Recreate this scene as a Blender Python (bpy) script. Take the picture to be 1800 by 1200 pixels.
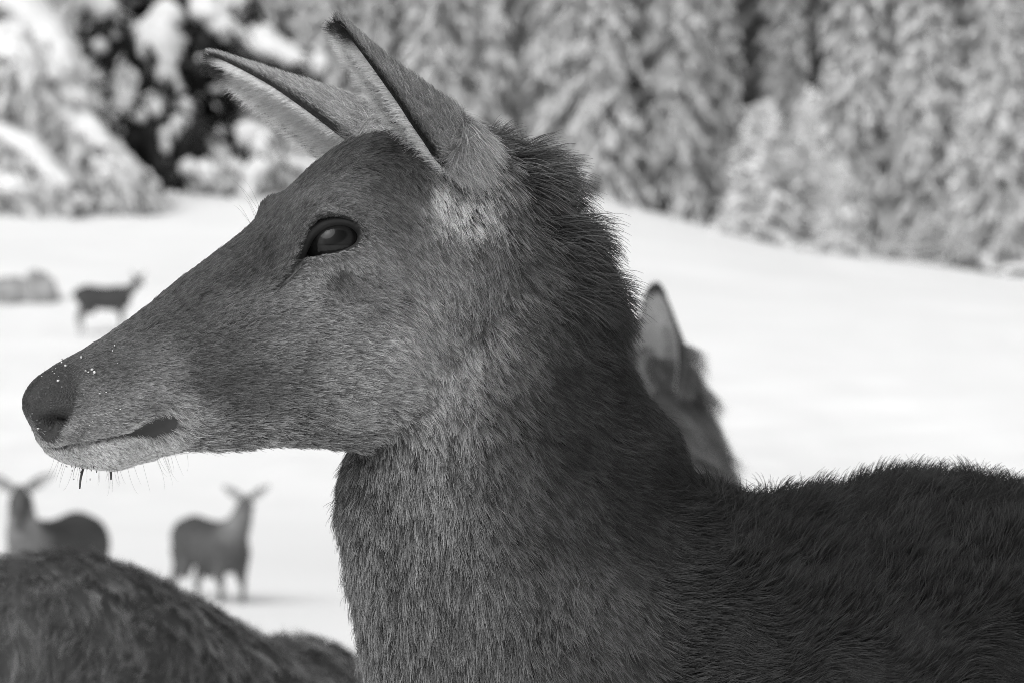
import bpy, bmesh, math
import numpy as np
from mathutils import Vector, Matrix
from mathutils.bvhtree import BVHTree

R = math.radians
rng = np.random.default_rng(7)
scene = bpy.context.scene
for o in list(bpy.data.objects):
    bpy.data.objects.remove(o)
COL = scene.collection

# ------------------------------------------------------------------ camera, sky, sun, exposure
CAM = np.array([0.0, -1.915, 1.30])
FP = 5000.0                       # photograph pixels per unit tangent (100 mm lens, 36 mm wide, 1800 px)
cam_data = bpy.data.cameras.new('camera')
cam_data.lens = 100.0
cam_data.sensor_width = 36.0
cam_data.clip_start = 0.05
cam_data.clip_end = 2000.0
cam_data.dof.use_dof = True
cam_data.dof.focus_distance = 1.89
cam_data.dof.aperture_fstop = 10.8
cam = bpy.data.objects.new('camera', cam_data)
cam.location = CAM
cam.rotation_euler = (R(90), 0, 0)
COL.objects.link(cam)
scene.camera = cam

SUN_EL, SUN_AZ = R(48), R(-150)   # azimuth measured from +Y towards +X; the light comes from behind the camera's left
world = bpy.data.worlds.new('World')
scene.world = world
world.use_nodes = True
nt = world.node_tree
nt.nodes.clear()
sky = nt.nodes.new('ShaderNodeTexSky')
sky.sky_type = 'NISHITA'
sky.sun_disc = False
sky.sun_elevation = SUN_EL
sky.sun_rotation = SUN_AZ
sky.air_density = 1.2
sky.dust_density = 4.0
grey = nt.nodes.new('ShaderNodeRGBToBW')
bg = nt.nodes.new('ShaderNodeBackground')
bg.inputs['Strength'].default_value = 0.138
wo = nt.nodes.new('ShaderNodeOutputWorld')
nt.links.new(sky.outputs[0], grey.inputs[0])
nt.links.new(grey.outputs[0], bg.inputs['Color'])
nt.links.new(bg.outputs[0], wo.inputs['Surface'])

sun_data = bpy.data.lights.new('sun', 'SUN')
sun_data.energy = 1.45
sun_data.angle = R(50)
sun = bpy.data.objects.new('sun', sun_data)
sd = Vector((math.sin(SUN_AZ) * math.cos(SUN_EL), math.cos(SUN_AZ) * math.cos(SUN_EL), math.sin(SUN_EL)))
sun.rotation_euler = sd.to_track_quat('Z', 'Y').to_euler()
sun.location = (-3, -4, 8)
COL.objects.link(sun)

scene.view_settings.view_transform = 'Standard'
scene.view_settings.look = 'None'
scene.view_settings.exposure = 0.0
scene.view_settings.gamma = 1.0
scene.view_settings.use_curve_mapping = False
scene.render.engine = 'CYCLES'
scene.cycles.filter_width = 0.9
scene.cycles.max_bounces = 8
scene.cycles.diffuse_bounces = 4
scene.cycles.transparent_max_bounces = 8
scene.cycles.use_denoising = True
scene.cycles.denoising_prefilter = 'NONE'
scene.cycles.use_adaptive_sampling = False
try:
    scene.cycles_curves.shape = 'RIBBONS'
    scene.cycles_curves.subdivisions = 2
except Exception:
    pass
scene.render.hair_type = 'STRAND'

# ------------------------------------------------------------------ helpers
def P(px, py, Y=0.0):
    """world point seen at photograph pixel (px,py) on the plane y = Y"""
    d = Y - CAM[1]
    return np.array([(px - 900) / FP * d, Y, CAM[2] - (py - 600) / FP * d])

def PP(px, py, p0, n):
    ray = np.array([(px - 900) / FP, 1.0, -(py - 600) / FP])
    t = np.dot(p0 - CAM, n) / np.dot(ray, n)
    return CAM + ray * t

def lin(v):
    v = np.asarray(v, float) / 255.0
    return np.where(v <= 0.04045, v / 12.92, ((v + 0.055) / 1.055) ** 2.4)

def tag(o, label=None, category=None, group=None, kind=None):
    if label: o['label'] = label
    if category: o['category'] = category
    if group: o['group'] = group
    if kind: o['kind'] = kind
    return o

def empty(name, loc=(0, 0, 0)):
    o = bpy.data.objects.new(name, None)
    o.location = loc
    o.empty_display_size = 0.1
    COL.objects.link(o)
    return o

def link(name, me, mat=None, parent=None):
    o = bpy.data.objects.new(name, me)
    COL.objects.link(o)
    if mat is not None:
        me.materials.clear()
        for m in (mat if isinstance(mat, (list, tuple)) else [mat]):
            me.materials.append(m)
    if parent is not None:
        o.parent = parent
        o.matrix_parent_inverse = Matrix.Translation(-Vector(parent.location)) if parent.parent is None else Matrix()
    return o

def mesh_from(verts, faces, name='m', smooth=True):
    me = bpy.data.meshes.new(name)
    me.from_pydata([tuple(v) for v in verts], [], [tuple(f) for f in faces])
    me.update()
    if smooth:
        me.polygons.foreach_set('use_smooth', np.ones(len(me.polygons), bool))
    return me

def catmull(A, n):
    """smooth resampling of rows of A (k,m) to n rows"""
    A = np.asarray(A, float)
    k = len(A)
    t = np.linspace(0, k - 1, n)
    i = np.clip(t.astype(int), 0, k - 2)
    f = (t - i)[:, None]
    p0 = A[np.clip(i - 1, 0, k - 1)]; p1 = A[i]; p2 = A[i + 1]; p3 = A[np.clip(i + 2, 0, k - 1)]
    return 0.5 * ((2 * p1) + (-p0 + p2) * f + (2 * p0 - 5 * p1 + 4 * p2 - p3) * f ** 2 + (-p0 + 3 * p1 - 3 * p2 + p3) * f ** 3)

def rings_mesh(rings):
    """rings (n,m,3) -> verts, faces closed with fans"""
    n, m, _ = rings.shape
    v = rings.reshape(-1, 3).tolist()
    f = []
    for i in range(n - 1):
        for j in range(m):
            a = i * m + j; b = i * m + (j + 1) % m
            f.append((a, b, b + m, a + m))
    c0 = len(v); v.append(rings[0].mean(0).tolist())
    c1 = len(v); v.append(rings[-1].mean(0).tolist())
    for j in range(m):
        f.append((c0, (j + 1) % m, j))
        f.append((c1, (n - 1) * m + j, (n - 1) * m + (j + 1) % m))
    return v, f

def loft(T, B, lat, W, m0, m1, m2, e, n=60, m=44):
    """sections from T (top) to B (bottom), half width W * sin^e * profile(m0 top, m1 middle, m2 low)"""
    k = len(T)
    A = np.hstack([T, B, lat, np.array([W, m0, m1, m2, e]).T])
    A = catmull(A, n)
    th = np.linspace(0, 2 * math.pi, m, endpoint=False)
    rings = np.zeros((n, m, 3))
    for i in range(n):
        t_, b_, l_ = A[i, 0:3], A[i, 3:6], A[i, 6:9]
        w, a0, a1, a2, ee = A[i, 9:14]
        l_ = l_ / np.linalg.norm(l_)
        t = (1 - np.cos(th)) / 2
        prof = np.interp(t, [0, 0.22, 0.55, 0.85, 1], [a0, a0, a1, a2, a2])
        s = np.sign(np.sin(th)) * np.abs(np.sin(th)) ** ee * w * prof
        rings[i] = t_[None] + (b_ - t_)[None] * t[:, None] + l_[None] * s[:, None]
    return rings_mesh(rings)

def tube(pts, rad, n=24, m=20, up=(0, 0, 1)):
    """pts (k,3); rad list of r or (r_side, r_up)"""
    rr = np.array([(r, r) if np.isscalar(r) else r for r in rad], float)
    A = catmull(np.hstack([np.asarray(pts, float), rr]), n)
    c = A[:, :3]
    tg = np.gradient(c, axis=0)
    tg /= np.linalg.norm(tg, axis=1)[:, None] + 1e-9
    th = np.linspace(0, 2 * math.pi, m, endpoint=False)
    rings = np.zeros((n, m, 3))
    up = np.array(up, float)
    for i in range(n):
        s = np.cross(tg[i], up)
        if np.linalg.norm(s) < 0.2:
            s = np.cross(tg[i], (1, 0.2, 0))
        s /= np.linalg.norm(s)
        u = np.cross(s, tg[i])
        rings[i] = c[i] + np.cos(th)[:, None] * s * A[i, 3] + np.sin(th)[:, None] * u * A[i, 4]
    return rings_mesh(rings)

def merge(parts):
    V, Fc = [], []
    for v, f in parts:
        k = len(V)
        V += list(v)
        Fc += [tuple(i + k for i in ff) for ff in f]
    return V, Fc

def remesh(parts, voxel, smooth_it=6, fac=0.5):
    """union of closed shapes as one continuous skin"""
    V, Fc = merge(parts)
    me = mesh_from(V, Fc)
    bm = bmesh.new(); bm.from_mesh(me)
    bmesh.ops.recalc_face_normals(bm, faces=bm.faces)
    bm.to_mesh(me); bm.free()
    ob = bpy.data.objects.new('tmp', me)
    COL.objects.link(ob)
    md = ob.modifiers.new('r', 'REMESH'); md.mode = 'VOXEL'; md.voxel_size = voxel
    ms = ob.modifiers.new('s', 'SMOOTH'); ms.factor = fac; ms.iterations = smooth_it
    dg = bpy.context.evaluated_depsgraph_get()
    out = bpy.data.meshes.new_from_object(ob.evaluated_get(dg))
    bpy.data.objects.remove(ob)
    bpy.data.meshes.remove(me)
    out.polygons.foreach_set('use_smooth', np.ones(len(out.polygons), bool))
    return out

def get_verts(me):
    a = np.empty(len(me.vertices) * 3); me.vertices.foreach_get('co', a)
    return a.reshape(-1, 3)

def set_verts(me, a):
    me.vertices.foreach_set('co', np.ascontiguousarray(a).ravel()); me.update()

def get_normals(me):
    a = np.empty(len(me.vertices) * 3, np.float32); me.vertices.foreach_get('normal', a)
    return a.reshape(-1, 3).astype(float)

def float_attr(me, name, vals, domain='POINT'):
    at = me.attributes.get(name) or me.attributes.new(name, 'FLOAT', domain)
    at.data.foreach_set('value', np.ascontiguousarray(vals, np.float32))

def hash_noise(p, seed=0):
    """cheap smooth value noise, p (n,3) -> (-1..1)"""
    r = np.random.default_rng(seed)
    tab = r.uniform(-1, 1, 4096)
    i = np.floor(p).astype(int); f = p - i; f = f * f * (3 - 2 * f)
    def h(a, b, c):
        return tab[(a * 73856093 ^ b * 19349663 ^ c * 83492791) & 4095]
    out = 0
    for dx in (0, 1):
        for dy in (0, 1):
            for dz in (0, 1):
                w = (f[:, 0] if dx else 1 - f[:, 0]) * (f[:, 1] if dy else 1 - f[:, 1]) * (f[:, 2] if dz else 1 - f[:, 2])
                out = out + w * h(i[:, 0] + dx, i[:, 1] + dy, i[:, 2] + dz)
    return out

# ------------------------------------------------------------------ materials (a black and white world: every colour is a grey)
def mat(name, val=0.5, rough=0.8, spec=0.3, noise=None, bump=None, attr=None, attr_gain=1.0):
    m = bpy.data.materials.new(name)
    m.use_nodes = True
    t = m.node_tree
    b = t.nodes['Principled BSDF']
    b.inputs['Roughness'].default_value = rough
    b.inputs['Specular IOR Level'].default_value = spec
    b.inputs['Base Color'].default_value = (val, val, val, 1)
    col = None
    if attr:
        a = t.nodes.new('ShaderNodeAttribute'); a.attribute_name = attr
        mm = t.nodes.new('ShaderNodeMath'); mm.operation = 'MULTIPLY'; mm.inputs[1].default_value = attr_gain
        t.links.new(a.outputs['Fac'], mm.inputs[0]); col = mm.outputs[0]
    tc = t.nodes.new('ShaderNodeTexCoord')
    if noise:
        sc, lo, hi = noise
        nz = t.nodes.new('ShaderNodeTexNoise'); nz.inputs['Scale'].default_value = sc; nz.inputs['Detail'].default_value = 5
        t.links.new(tc.outputs['Object'], nz.inputs['Vector'])
        mr = t.nodes.new('ShaderNodeMapRange'); mr.inputs['From Min'].default_value = 0.3; mr.inputs['From Max'].default_value = 0.7
        mr.inputs['To Min'].default_value = lo; mr.inputs['To Max'].default_value = hi
        t.links.new(nz.outputs['Fac'], mr.inputs['Value'])
        if col is None:
            col = mr.outputs[0]
        else:
            mm = t.nodes.new('ShaderNodeMath'); mm.operation = 'MULTIPLY'
            t.links.new(col, mm.inputs[0]); t.links.new(mr.outputs[0], mm.inputs[1]); col = mm.outputs[0]
    if col is not None:
        t.links.new(col, b.inputs['Base Color'])
    if bump:
        sc, st, dist = bump
        nz = t.nodes.new('ShaderNodeTexNoise'); nz.inputs['Scale'].default_value = sc; nz.inputs['Detail'].default_value = 6
        t.links.new(tc.outputs['Object'], nz.inputs['Vector'])
        bp = t.nodes.new('ShaderNodeBump'); bp.inputs['Strength'].default_value = st; bp.inputs['Distance'].default_value = dist
        t.links.new(nz.outputs['Fac'], bp.inputs['Height']); t.links.new(bp.outputs[0], b.inputs['Normal'])
    return m

M_SNOW = mat('snow', 0.86, 0.75, 0.25, noise=(0.35, 0.84, 0.90), bump=(9.0, 0.25, 0.05))
M_SKIN = mat('deer_skin', 0.1, 0.75, 0.2, attr='shade', bump=(260, 0.35, 0.002))
def nose_leather(m):
    t = m.node_tree; b = t.nodes['Principled BSDF']
    a = t.nodes.new('ShaderNodeAttribute'); a.attribute_name = 'bare'
    mr = t.nodes.new('ShaderNodeMapRange'); mr.inputs['To Min'].default_value = .8; mr.inputs['To Max'].default_value = .36
    t.links.new(a.outputs['Fac'], mr.inputs['Value']); t.links.new(mr.outputs[0], b.inputs['Roughness'])
    tc = t.nodes.new('ShaderNodeTexCoord'); vo = t.nodes.new('ShaderNodeTexVoronoi'); vo.inputs['Scale'].default_value = 520
    vo.feature = 'DISTANCE_TO_EDGE'
    t.links.new(tc.outputs['Object'], vo.inputs['Vector'])
    mm = t.nodes.new('ShaderNodeMath'); mm.operation = 'MULTIPLY'
    t.links.new(vo.outputs['Distance'], mm.inputs[0]); t.links.new(a.outputs['Fac'], mm.inputs[1])
    bp = t.nodes.new('ShaderNodeBump'); bp.inputs['Strength'].default_value = .7; bp.inputs['Distance'].default_value = .002
    t.links.new(mm.outputs[0], bp.inputs['Height']); t.links.new(bp.outputs[0], b.inputs['Normal'])
nose_leather(M_SKIN)
M_COAT = mat('deer_coat', 0.08, 0.85, 0.15, attr='shade', noise=(14, 0.8, 1.2), bump=(60, 0.4, 0.01))

def fur_material(name='deer_fur'):
    m = bpy.data.materials.new(name)
    m.use_nodes = True
    t = m.node_tree
    b = t.nodes['Principled BSDF']
    b.inputs['Roughness'].default_value = 0.55
    b.inputs['Specular IOR Level'].default_value = 0.35
    a = t.nodes.new('ShaderNodeAttribute'); a.attribute_name = 'shade'
    t.links.new(a.outputs['Fac'], b.inputs['Base Color'])
    return m
M_FUR = fur_material()

# ------------------------------------------------------------------ the snow field
def ground_z(x, y):
    x = np.asarray(x, float); y = np.asarray(y, float)
    D = np.hypot(y - CAM[1], 0.35 * x) * np.sign(y - CAM[1] + 1e-9)
    D = np.where(D < 0, D * 0.2, D)
    kD = [-60, 0, 2, 3.5, 5, 12, 18, 23, 28, 34, 43, 58, 66, 75, 85, 95, 112, 135, 200, 320, 700]
    kz = [1.0, 0.0, 0.0, -0.04, -0.15, -0.50, -.80, -1.0, -1.15, -1.1, -.45, 1.50, 2.6, 3.8, 5.4, 6.6, 7.7, 10.0, 24, 60, 150]
    z = np.interp(D, kD, kz)
    z2 = 0
    for d in (-3, -1.5, 0, 1.5, 3):            # soften the knots with distance
        z2 = z2 + np.interp(D + d * np.clip(D / 40, 0.15, 2.0), kD, kz)
    z = z2 / 5
    w = np.clip((D - 50) / 60, 0, 1); w = w * w * (3 - 2 * w)
    wc = np.clip((240 - D) / 120, 0, 1)
    z = z - w * wc * (0.30 * np.clip(x - 1.0, 0, 8) + 0.13 * np.clip(x - 9, 0, 30) - 0.10 * np.clip(-x - 2, 0, 14))
    p = np.stack([x * 0.22, y * 0.16, 0 * x], -1).reshape(-1, 3)
    nz = hash_noise(p, 3).reshape(x.shape) * 0.10 * np.clip(D / 30, 0, 1)
    p = np.stack([x * 0.06, y * 0.05, 0 * x + 5], -1).reshape(-1, 3)
    nz = nz + hash_noise(p, 4).reshape(x.shape) * 0.25 * np.clip((D - 30) / 60, 0, 1)
    p = np.stack([x * 1.1, y * .8, 0 * x + 9], -1).reshape(-1, 3)
    tr = hash_noise(p, 8).reshape(x.shape)
    p = np.stack([x * .10, y * .07, 0 * x + 2], -1).reshape(-1, 3)
    patch = np.clip(hash_noise(p, 9).reshape(x.shape) * 2 + .3, 0, 1)      # trampled patches
    nz = nz - np.abs(tr) * .09 * patch * np.clip((D - 8) / 12, 0, 1) * np.clip((100 - D) / 30, 0, 1)
    return z + nz

def build_ground():
    ys = np.concatenate([np.linspace(-60, -4, 15), np.linspace(-3.5, 14, 60), np.linspace(14.3, 130, 420), np.linspace(132, 700, 60)])
    xs = np.concatenate([np.linspace(-420, -46, 25), np.linspace(-45, 45, 330), np.linspace(46, 420, 25)])
    X, Y = np.meshgrid(xs, ys)
    Z = ground_z(X, Y)
    V = np.stack([X, Y, Z], -1).reshape(-1, 3)
    nx = len(xs)
    F = [(j * nx + i, j * nx + i + 1, (j + 1) * nx + i + 1, (j + 1) * nx + i) for j in range(len(ys) - 1) for i in range(nx - 1)]
    o = link('snow_ground', mesh_from(V, F, 'snow_ground'), M_SNOW)
    tag(o, 'white snow slope dipping to a hollow and rising to the forest', 'snow', kind='structure')
build_ground()
def gz(x, y):
    return float(ground_z(np.array([x]), np.array([y]))[0])

# ------------------------------------------------------------------ the hind in front: body
HA = R(23)                                   # the head is turned a little towards the camera
H_LAT = np.array([-math.sin(HA), math.cos(HA), 0.0])
H_P0 = P(760, 300, 0.045)
def HP(px, py):
    return PP(px, py, H_P0, H_LAT)

head_st = [  # top px, bottom px, half width, multipliers top/mid/low, exponent
    ((38, 704), (56, 748), .013, 1, 1, 1, 1.0),
    ((54, 674), (84, 797), .025, .9, 1, .78, .75),
    ((90, 645), (134, 819), .030, .85, 1, .74, .72),
    ((150, 612), (200, 824), .0322, .78, 1, .74, .75),
    ((208, 575), (262, 809), .033, .76, 1, .74, .75),
    ((264, 534), (322, 790), .0355, .76, 1, .72, .75),
    ((324, 486), (392, 784), .040, .76, 1, .66, .75),
    ((388, 440), (462, 780), .047, .84, .98, .58, .75),
    ((440, 402), (532, 780), .057, .95, .93, .56, .75),
    ((486, 360), (600, 783), .065, 1.0, .86, .58, .75),
    ((536, 312), (668, 787), .067, 1.0, .84, .62, .75),
    ((592, 264), (738, 778), .064, .98, .96, .70, .78),
    ((655, 240), (800, 745), .062, .92, 1.0, .76, .8),
    ((725, 240), (850, 690), .060, .92, 1, .85, .85),
    ((790, 262), (890, 610), .052, 1, 1, .9, .9),
    ((845, 310), (910, 520), .042, 1, 1, 1, 1),
    ((880, 370), (915, 440), .02, 1, 1, 1, 1),
]
T = np.array([HP(*s[0]) for s in head_st]); B = np.array([HP(*s[1]) for s in head_st])
head_part = loft(T, B, np.repeat(H_LAT[None], len(T), 0), *[[s[i] for s in head_st] for i in (2, 3, 4, 5, 6)], n=90, m=56)

neck_st = [  # dorsal px, ventral px, plane Y, half width
    ((800, 250), (690, 560), .050, .045),
    ((878, 268), (650, 690), .058, .050),
    ((940, 333), (625, 790), .060, .058),
    ((990, 430), (605, 845), .062, .065),
    ((1036, 550), (606, 905), .066, .074),
    ((1094, 654), (618, 985), .072, .085),
    ((1164, 748), (640, 1090), .080, .098),
    ((1235, 858), (675, 1220), .095, .120),
    ((1350, 912), (750, 1400), .110, .150),
    ((1470, 912), (900, 1640), .125, .180),
    ((1600, 884), (1180, 1880), .140, .200),
    ((1760, 902), (1560, 2010), .155, .205),
    ((2000, 965), (2000, 2040), .17, .215),
    ((2500, 980), (2500, 2060), .20, .235),
    ((3100, 960), (3050, 1980), .24, .23),
    ((3500, 930), (3450, 1850), .26, .20),
    ((3750, 960), (3700, 1640), .28, .16),
    ((3880, 1080), (3850, 1400), .29, .08),
]
T = np.array([P(s[0][0], s[0][1], s[2]) for s in neck_st]); B = np.array([P(s[1][0], s[1][1], s[2]) for s in neck_st])
lat = []
for i, s in enumerate(neck_st):
    w = min(1, i / 4.0)
    v = H_LAT * (1 - w) + np.array([-0.06, 1, 0]) * w
    lat.append(v)
one = [1.0] * len(T)
neck_part = loft(T, B, np.array(lat), [s[3] for s in neck_st], [.9] * len(T), one, [.92] * len(T), [.92] * len(T), n=110, m=56)

def leg_part(x, y, top_z, front, gzz):
    if front:
        pts = [(x, y, top_z), (x + .03, y, top_z - .22), (x - .01, y, gzz + .50), (x, y, gzz + .26), (x + .005, y, gzz + .10), (x - .03, y, gzz + .035), (x - .045, y, gzz + .0)]
        rad = [(.075, .10), (.055, .075), (.030, .034), (.018, .020), (.016, .018), (.024, .026), (.026, .03)]
    else:
        pts = [(x - .05, y, top_z), (x - .09, y, top_z - .2), (x + .03, y, gzz + .60), (x + .085, y, gzz + .44), (x + .055, y, gzz + .24), (x + .05, y, gzz + .10), (x + .02, y, gzz + .035), (x, y, gzz)]
        rad = [(.09, .15), (.075, .13), (.045, .06), (.026, .036), (.018, .022), (.017, .019), (.024, .026), (.026, .03)]
    return tube(pts, rad, n=30, m=16, up=(1, 0, 0))
legs = []
xf, xr = P(1350, 0, .13)[0], P(3450, 0, .26)[0]
for yy in (0.03, 0.24):
    legs.append(leg_part(xf + (0.03 if yy > .1 else 0), yy, .95, True, gz(xf, yy) - .01))
for yy in (0.13, 0.38):
    legs.append(leg_part(xr + (0.05 if yy > .2 else 0), yy, .90, False, gz(xr, yy) - .01))

body_me = remesh([head_part, neck_part] + legs, 0.0042, 12)
print('body verts', len(body_me.vertices))


# model-space side-view coordinates (grooming map)
def bvh_of(me):
    n = len(me.polygons)
    V = [Vector(v) for v in get_verts(me)]
    return BVHTree.FromPolygons(V, [tuple(p.vertices) for p in me.polygons])

def hit(bvh, px, py):
    d = Vector(((px - 900) / FP, 1.0, -(py - 600) / FP)).normalized()
    loc, nor, idx, dist = bvh.ray_cast(Vector(CAM), d)
    if loc is None:                                # just outside the outline: the nearest skin
        loc, nor, idx, dist = bvh.find_nearest(Vector(HP(px, py)) if px < 700 else Vector(P(px, py, .06)))
    return np.array(loc), np.array(nor)

def mirror(p):
    p = np.asarray(p, float)
    return p - 2 * np.tensordot(p - H_P0, H_LAT, axes=([-1], [0]))[..., None] * H_LAT

def seg_dist(p, pts):
    """distance of p (n,3) to a polyline and the position along it (0..1)"""
    best = np.full(len(p), 1e9); par = np.zeros(len(p))
    k = len(pts) - 1
    for i in range(k):
        a, b = pts[i], pts[i + 1]
        ab = b - a
        t = np.clip(((p - a) @ ab) / (ab @ ab + 1e-12), 0, 1)
        d = np.linalg.norm(p - a - t[:, None] * ab, axis=1)
        m = d < best
        best[m] = d[m]; par[m] = (i + t[m]) / k
    return best, par

bvh = bvh_of(body_me)
EYE_OUT = [(522, 455), (533, 425), (545, 404), (563, 390), (585, 383), (606, 384), (624, 392), (635, 406), (634, 422), (624, 434), (606, 443), (584, 448), (562, 450), (544, 455)]
eye_pts = np.array([hit(bvh, *q)[0] for q in EYE_OUT])
MOUTH = [(84, 786), (120, 784), (160, 777), (200, 767), (240, 757), (270, 750), (292, 744)]
mouth_pts = np.array([h[0] for h in (hit(bvh, *q) for q in MOUTH) if h is not None])
CREASE = [(530, 452), (520, 470), (505, 487), (490, 500), (480, 512)]
crease_pts = np.array([hit(bvh, *q)[0] for q in CREASE])
nost_c, _ = hit(bvh, 100, 722)
nost_pts = np.array([hit(bvh, *q)[0] for q in [(74, 752), (82, 743), (96, 737), (112, 740)]])
fold_pts = np.array([hit(bvh, *q)[0] for q in [(80, 714), (104, 706), (130, 701)]])
wing_pts = np.array([hit(bvh, *q)[0] for q in [(64, 735), (68, 712), (80, 692), (100, 680)]])
NOSE_POLY = [(20, 690), (60, 640), (104, 638), (130, 660), (141, 690), (130, 722), (112, 752), (98, 782), (20, 800)]
eye_c0 = hit(bvh, 588, 413)[0]

# finer skin where the eye, the nostril and the mouth are
bm = bmesh.new(); bm.from_mesh(body_me)
def near(co, c, r): return (co - c).length < r
ec, ecm = Vector(eye_c0), Vector(mirror(eye_c0))
noseC = Vector(HP(150, 720))
es = [e for e in bm.edges if all(near(v.co, ec, .035) or near(v.co, ecm, .035) or near(v.co, noseC, .068) for v in e.verts)]
bmesh.ops.subdivide_edges(bm, edges=es, cuts=1, use_grid_fill=True, smooth=0.3)
bmesh.ops.triangulate(bm, faces=[f for f in bm.faces if len(f.verts) > 4])
bm.to_mesh(body_me); bm.free()
body_me.polygons.foreach_set('use_smooth', np.ones(len(body_me.polygons), bool))

V = get_verts(body_me); N = get_normals(body_me)
def frame(pts):
    c = pts.mean(0)
    n = np.cross(pts[len(pts) // 2] - pts[0], pts[len(pts) // 4] - pts[0]); n /= np.linalg.norm(n)
    if n @ (CAM - c) < 0: n = -n
    e1 = pts[7] - pts[0]; e1 -= n * (n @ e1); e1 /= np.linalg.norm(e1)
    e2 = np.cross(n, e1)
    if e2[2] < 0: e2 = -e2
    return c, n, e1, e2
eC, eN, e1, e2 = frame(eye_pts)
def inside2d(q, poly):
    x, y = q[:, 0], q[:, 1]; c = np.zeros(len(q), bool); j = len(poly) - 1
    for i in range(len(poly)):
        xi, yi = poly[i]; xj, yj = poly[j]
        c ^= ((yi > y) != (yj > y)) & (x < (xj - xi) * (y - yi) / (yj - yi + 1e-12) + xi)
        j = i
    return c
def eye2d(p): return np.stack([(p - eC) @ e1, (p - eC) @ e2], -1)
eye_poly = eye2d(eye_pts)
def gauss(d, r): return np.exp(-(d / r) ** 2)

def detail(V, N, flip):
    """relief on one side of the head; flip = far side"""
    Q = mirror(V) if flip else V
    n = (N - 2 * (N @ H_LAT)[:, None] * H_LAT) if flip else N
    sidew = np.clip(-((Q - H_P0) @ H_LAT) / 0.012, 0, 1)
    D = np.zeros_like(Q)
    def push(amount): D[:] += n * (amount * sidew)[:, None]
    def at(px, py): return hit(bvh, px, py)[0]
    dist = lambda c: np.linalg.norm(Q - c, axis=1)
    push((.0095 if flip else .0075) * gauss(dist(at(580, 366)), .017))          # brow
    push(.0050 * gauss(dist(at(545, 385)), .016))
    push(.0030 * gauss(dist(at(600, 460)), .016))          # lower orbit
    push(-.0065 * gauss(dist(at(452, 465)), .016))         # hollow in front of the eye
    push(-.0035 * gauss(dist(at(655, 345)), .018))         # temple
    push(.0035 * gauss(dist(at(560, 560)), .035))          # cheek
    push(-.0060 * gauss(dist(at(370, 635)), .018))         # hollow of the cheek above the mouth corner
    push(-.0025 * gauss(dist(at(450, 690)), .022))
    push(.0030 * gauss(dist(at(170, 650)), .016))
    push(.0035 * gauss(dist(at(215, 745)), .014))          # upper lip
    push(.0055 * gauss(dist(at(200, 806)), .012))          # chin
    push(-.0060 * gauss(dist(at(330, 795)), .010))         # behind the chin
    for pl, am, wd in (([(538, 398), (562, 376), (600, 368), (640, 382)], -.0022, .0028), ([(548, 366), (580, 352), (620, 352)], .0020, .0060), ([(540, 470), (580, 468), (620, 455)], -.0012, .0025),
                       ([(640, 470), (560, 520), (470, 545), (400, 545)], .0035, .0110), ([(690, 640), (600, 730), (480, 750)], .0030, .0120), ([(300, 560), (390, 520), (470, 500)], -.0022, .0090)):
        sd_, par = seg_dist(Q, np.array([at(*c) for c in pl]))
        push(am * gauss(sd_, wd))
    sd_, par = seg_dist(Q, mouth_pts)
    push(-(.0030 + .0004 * np.clip((par - .6) / .4, 0, 1)) * gauss(sd_, .0022 + .0036 * np.clip((par - .6) / .3, 0, 1)))
    sd_, par = seg_dist(Q, crease_pts)
    push(-.0030 * gauss(sd_, .0024))
    sd_, par = seg_dist(Q, nost_pts)
    push(-.0125 * gauss(sd_, .0056))
    sd_, par = seg_dist(Q, fold_pts)
    push(-.0016 * gauss(sd_, .0022))
    sd_, par = seg_dist(Q, wing_pts)
    push(-.0022 * gauss(sd_, .0030))
    push(.0030 * gauss(dist(at(98, 706)), .009))
    push(.0022 * gauss(dist(at(128, 712)), .008))
    push(.013 * gauss(dist(at(830, 300)), .028))            # root of the ear
    q = eye2d(Q)
    ins = inside2d(q, eye_poly * .94) & (np.abs((Q - eC) @ eN) < .03)
    D[ins] += -eN * 0.016
    if flip:
        D = D - 2 * (D @ H_LAT)[:, None] * H_LAT
    return D
V = V + detail(V, N, False) + detail(V, N, True)
set_verts(body_me, V)
bvh = bvh_of(body_me)

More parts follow.
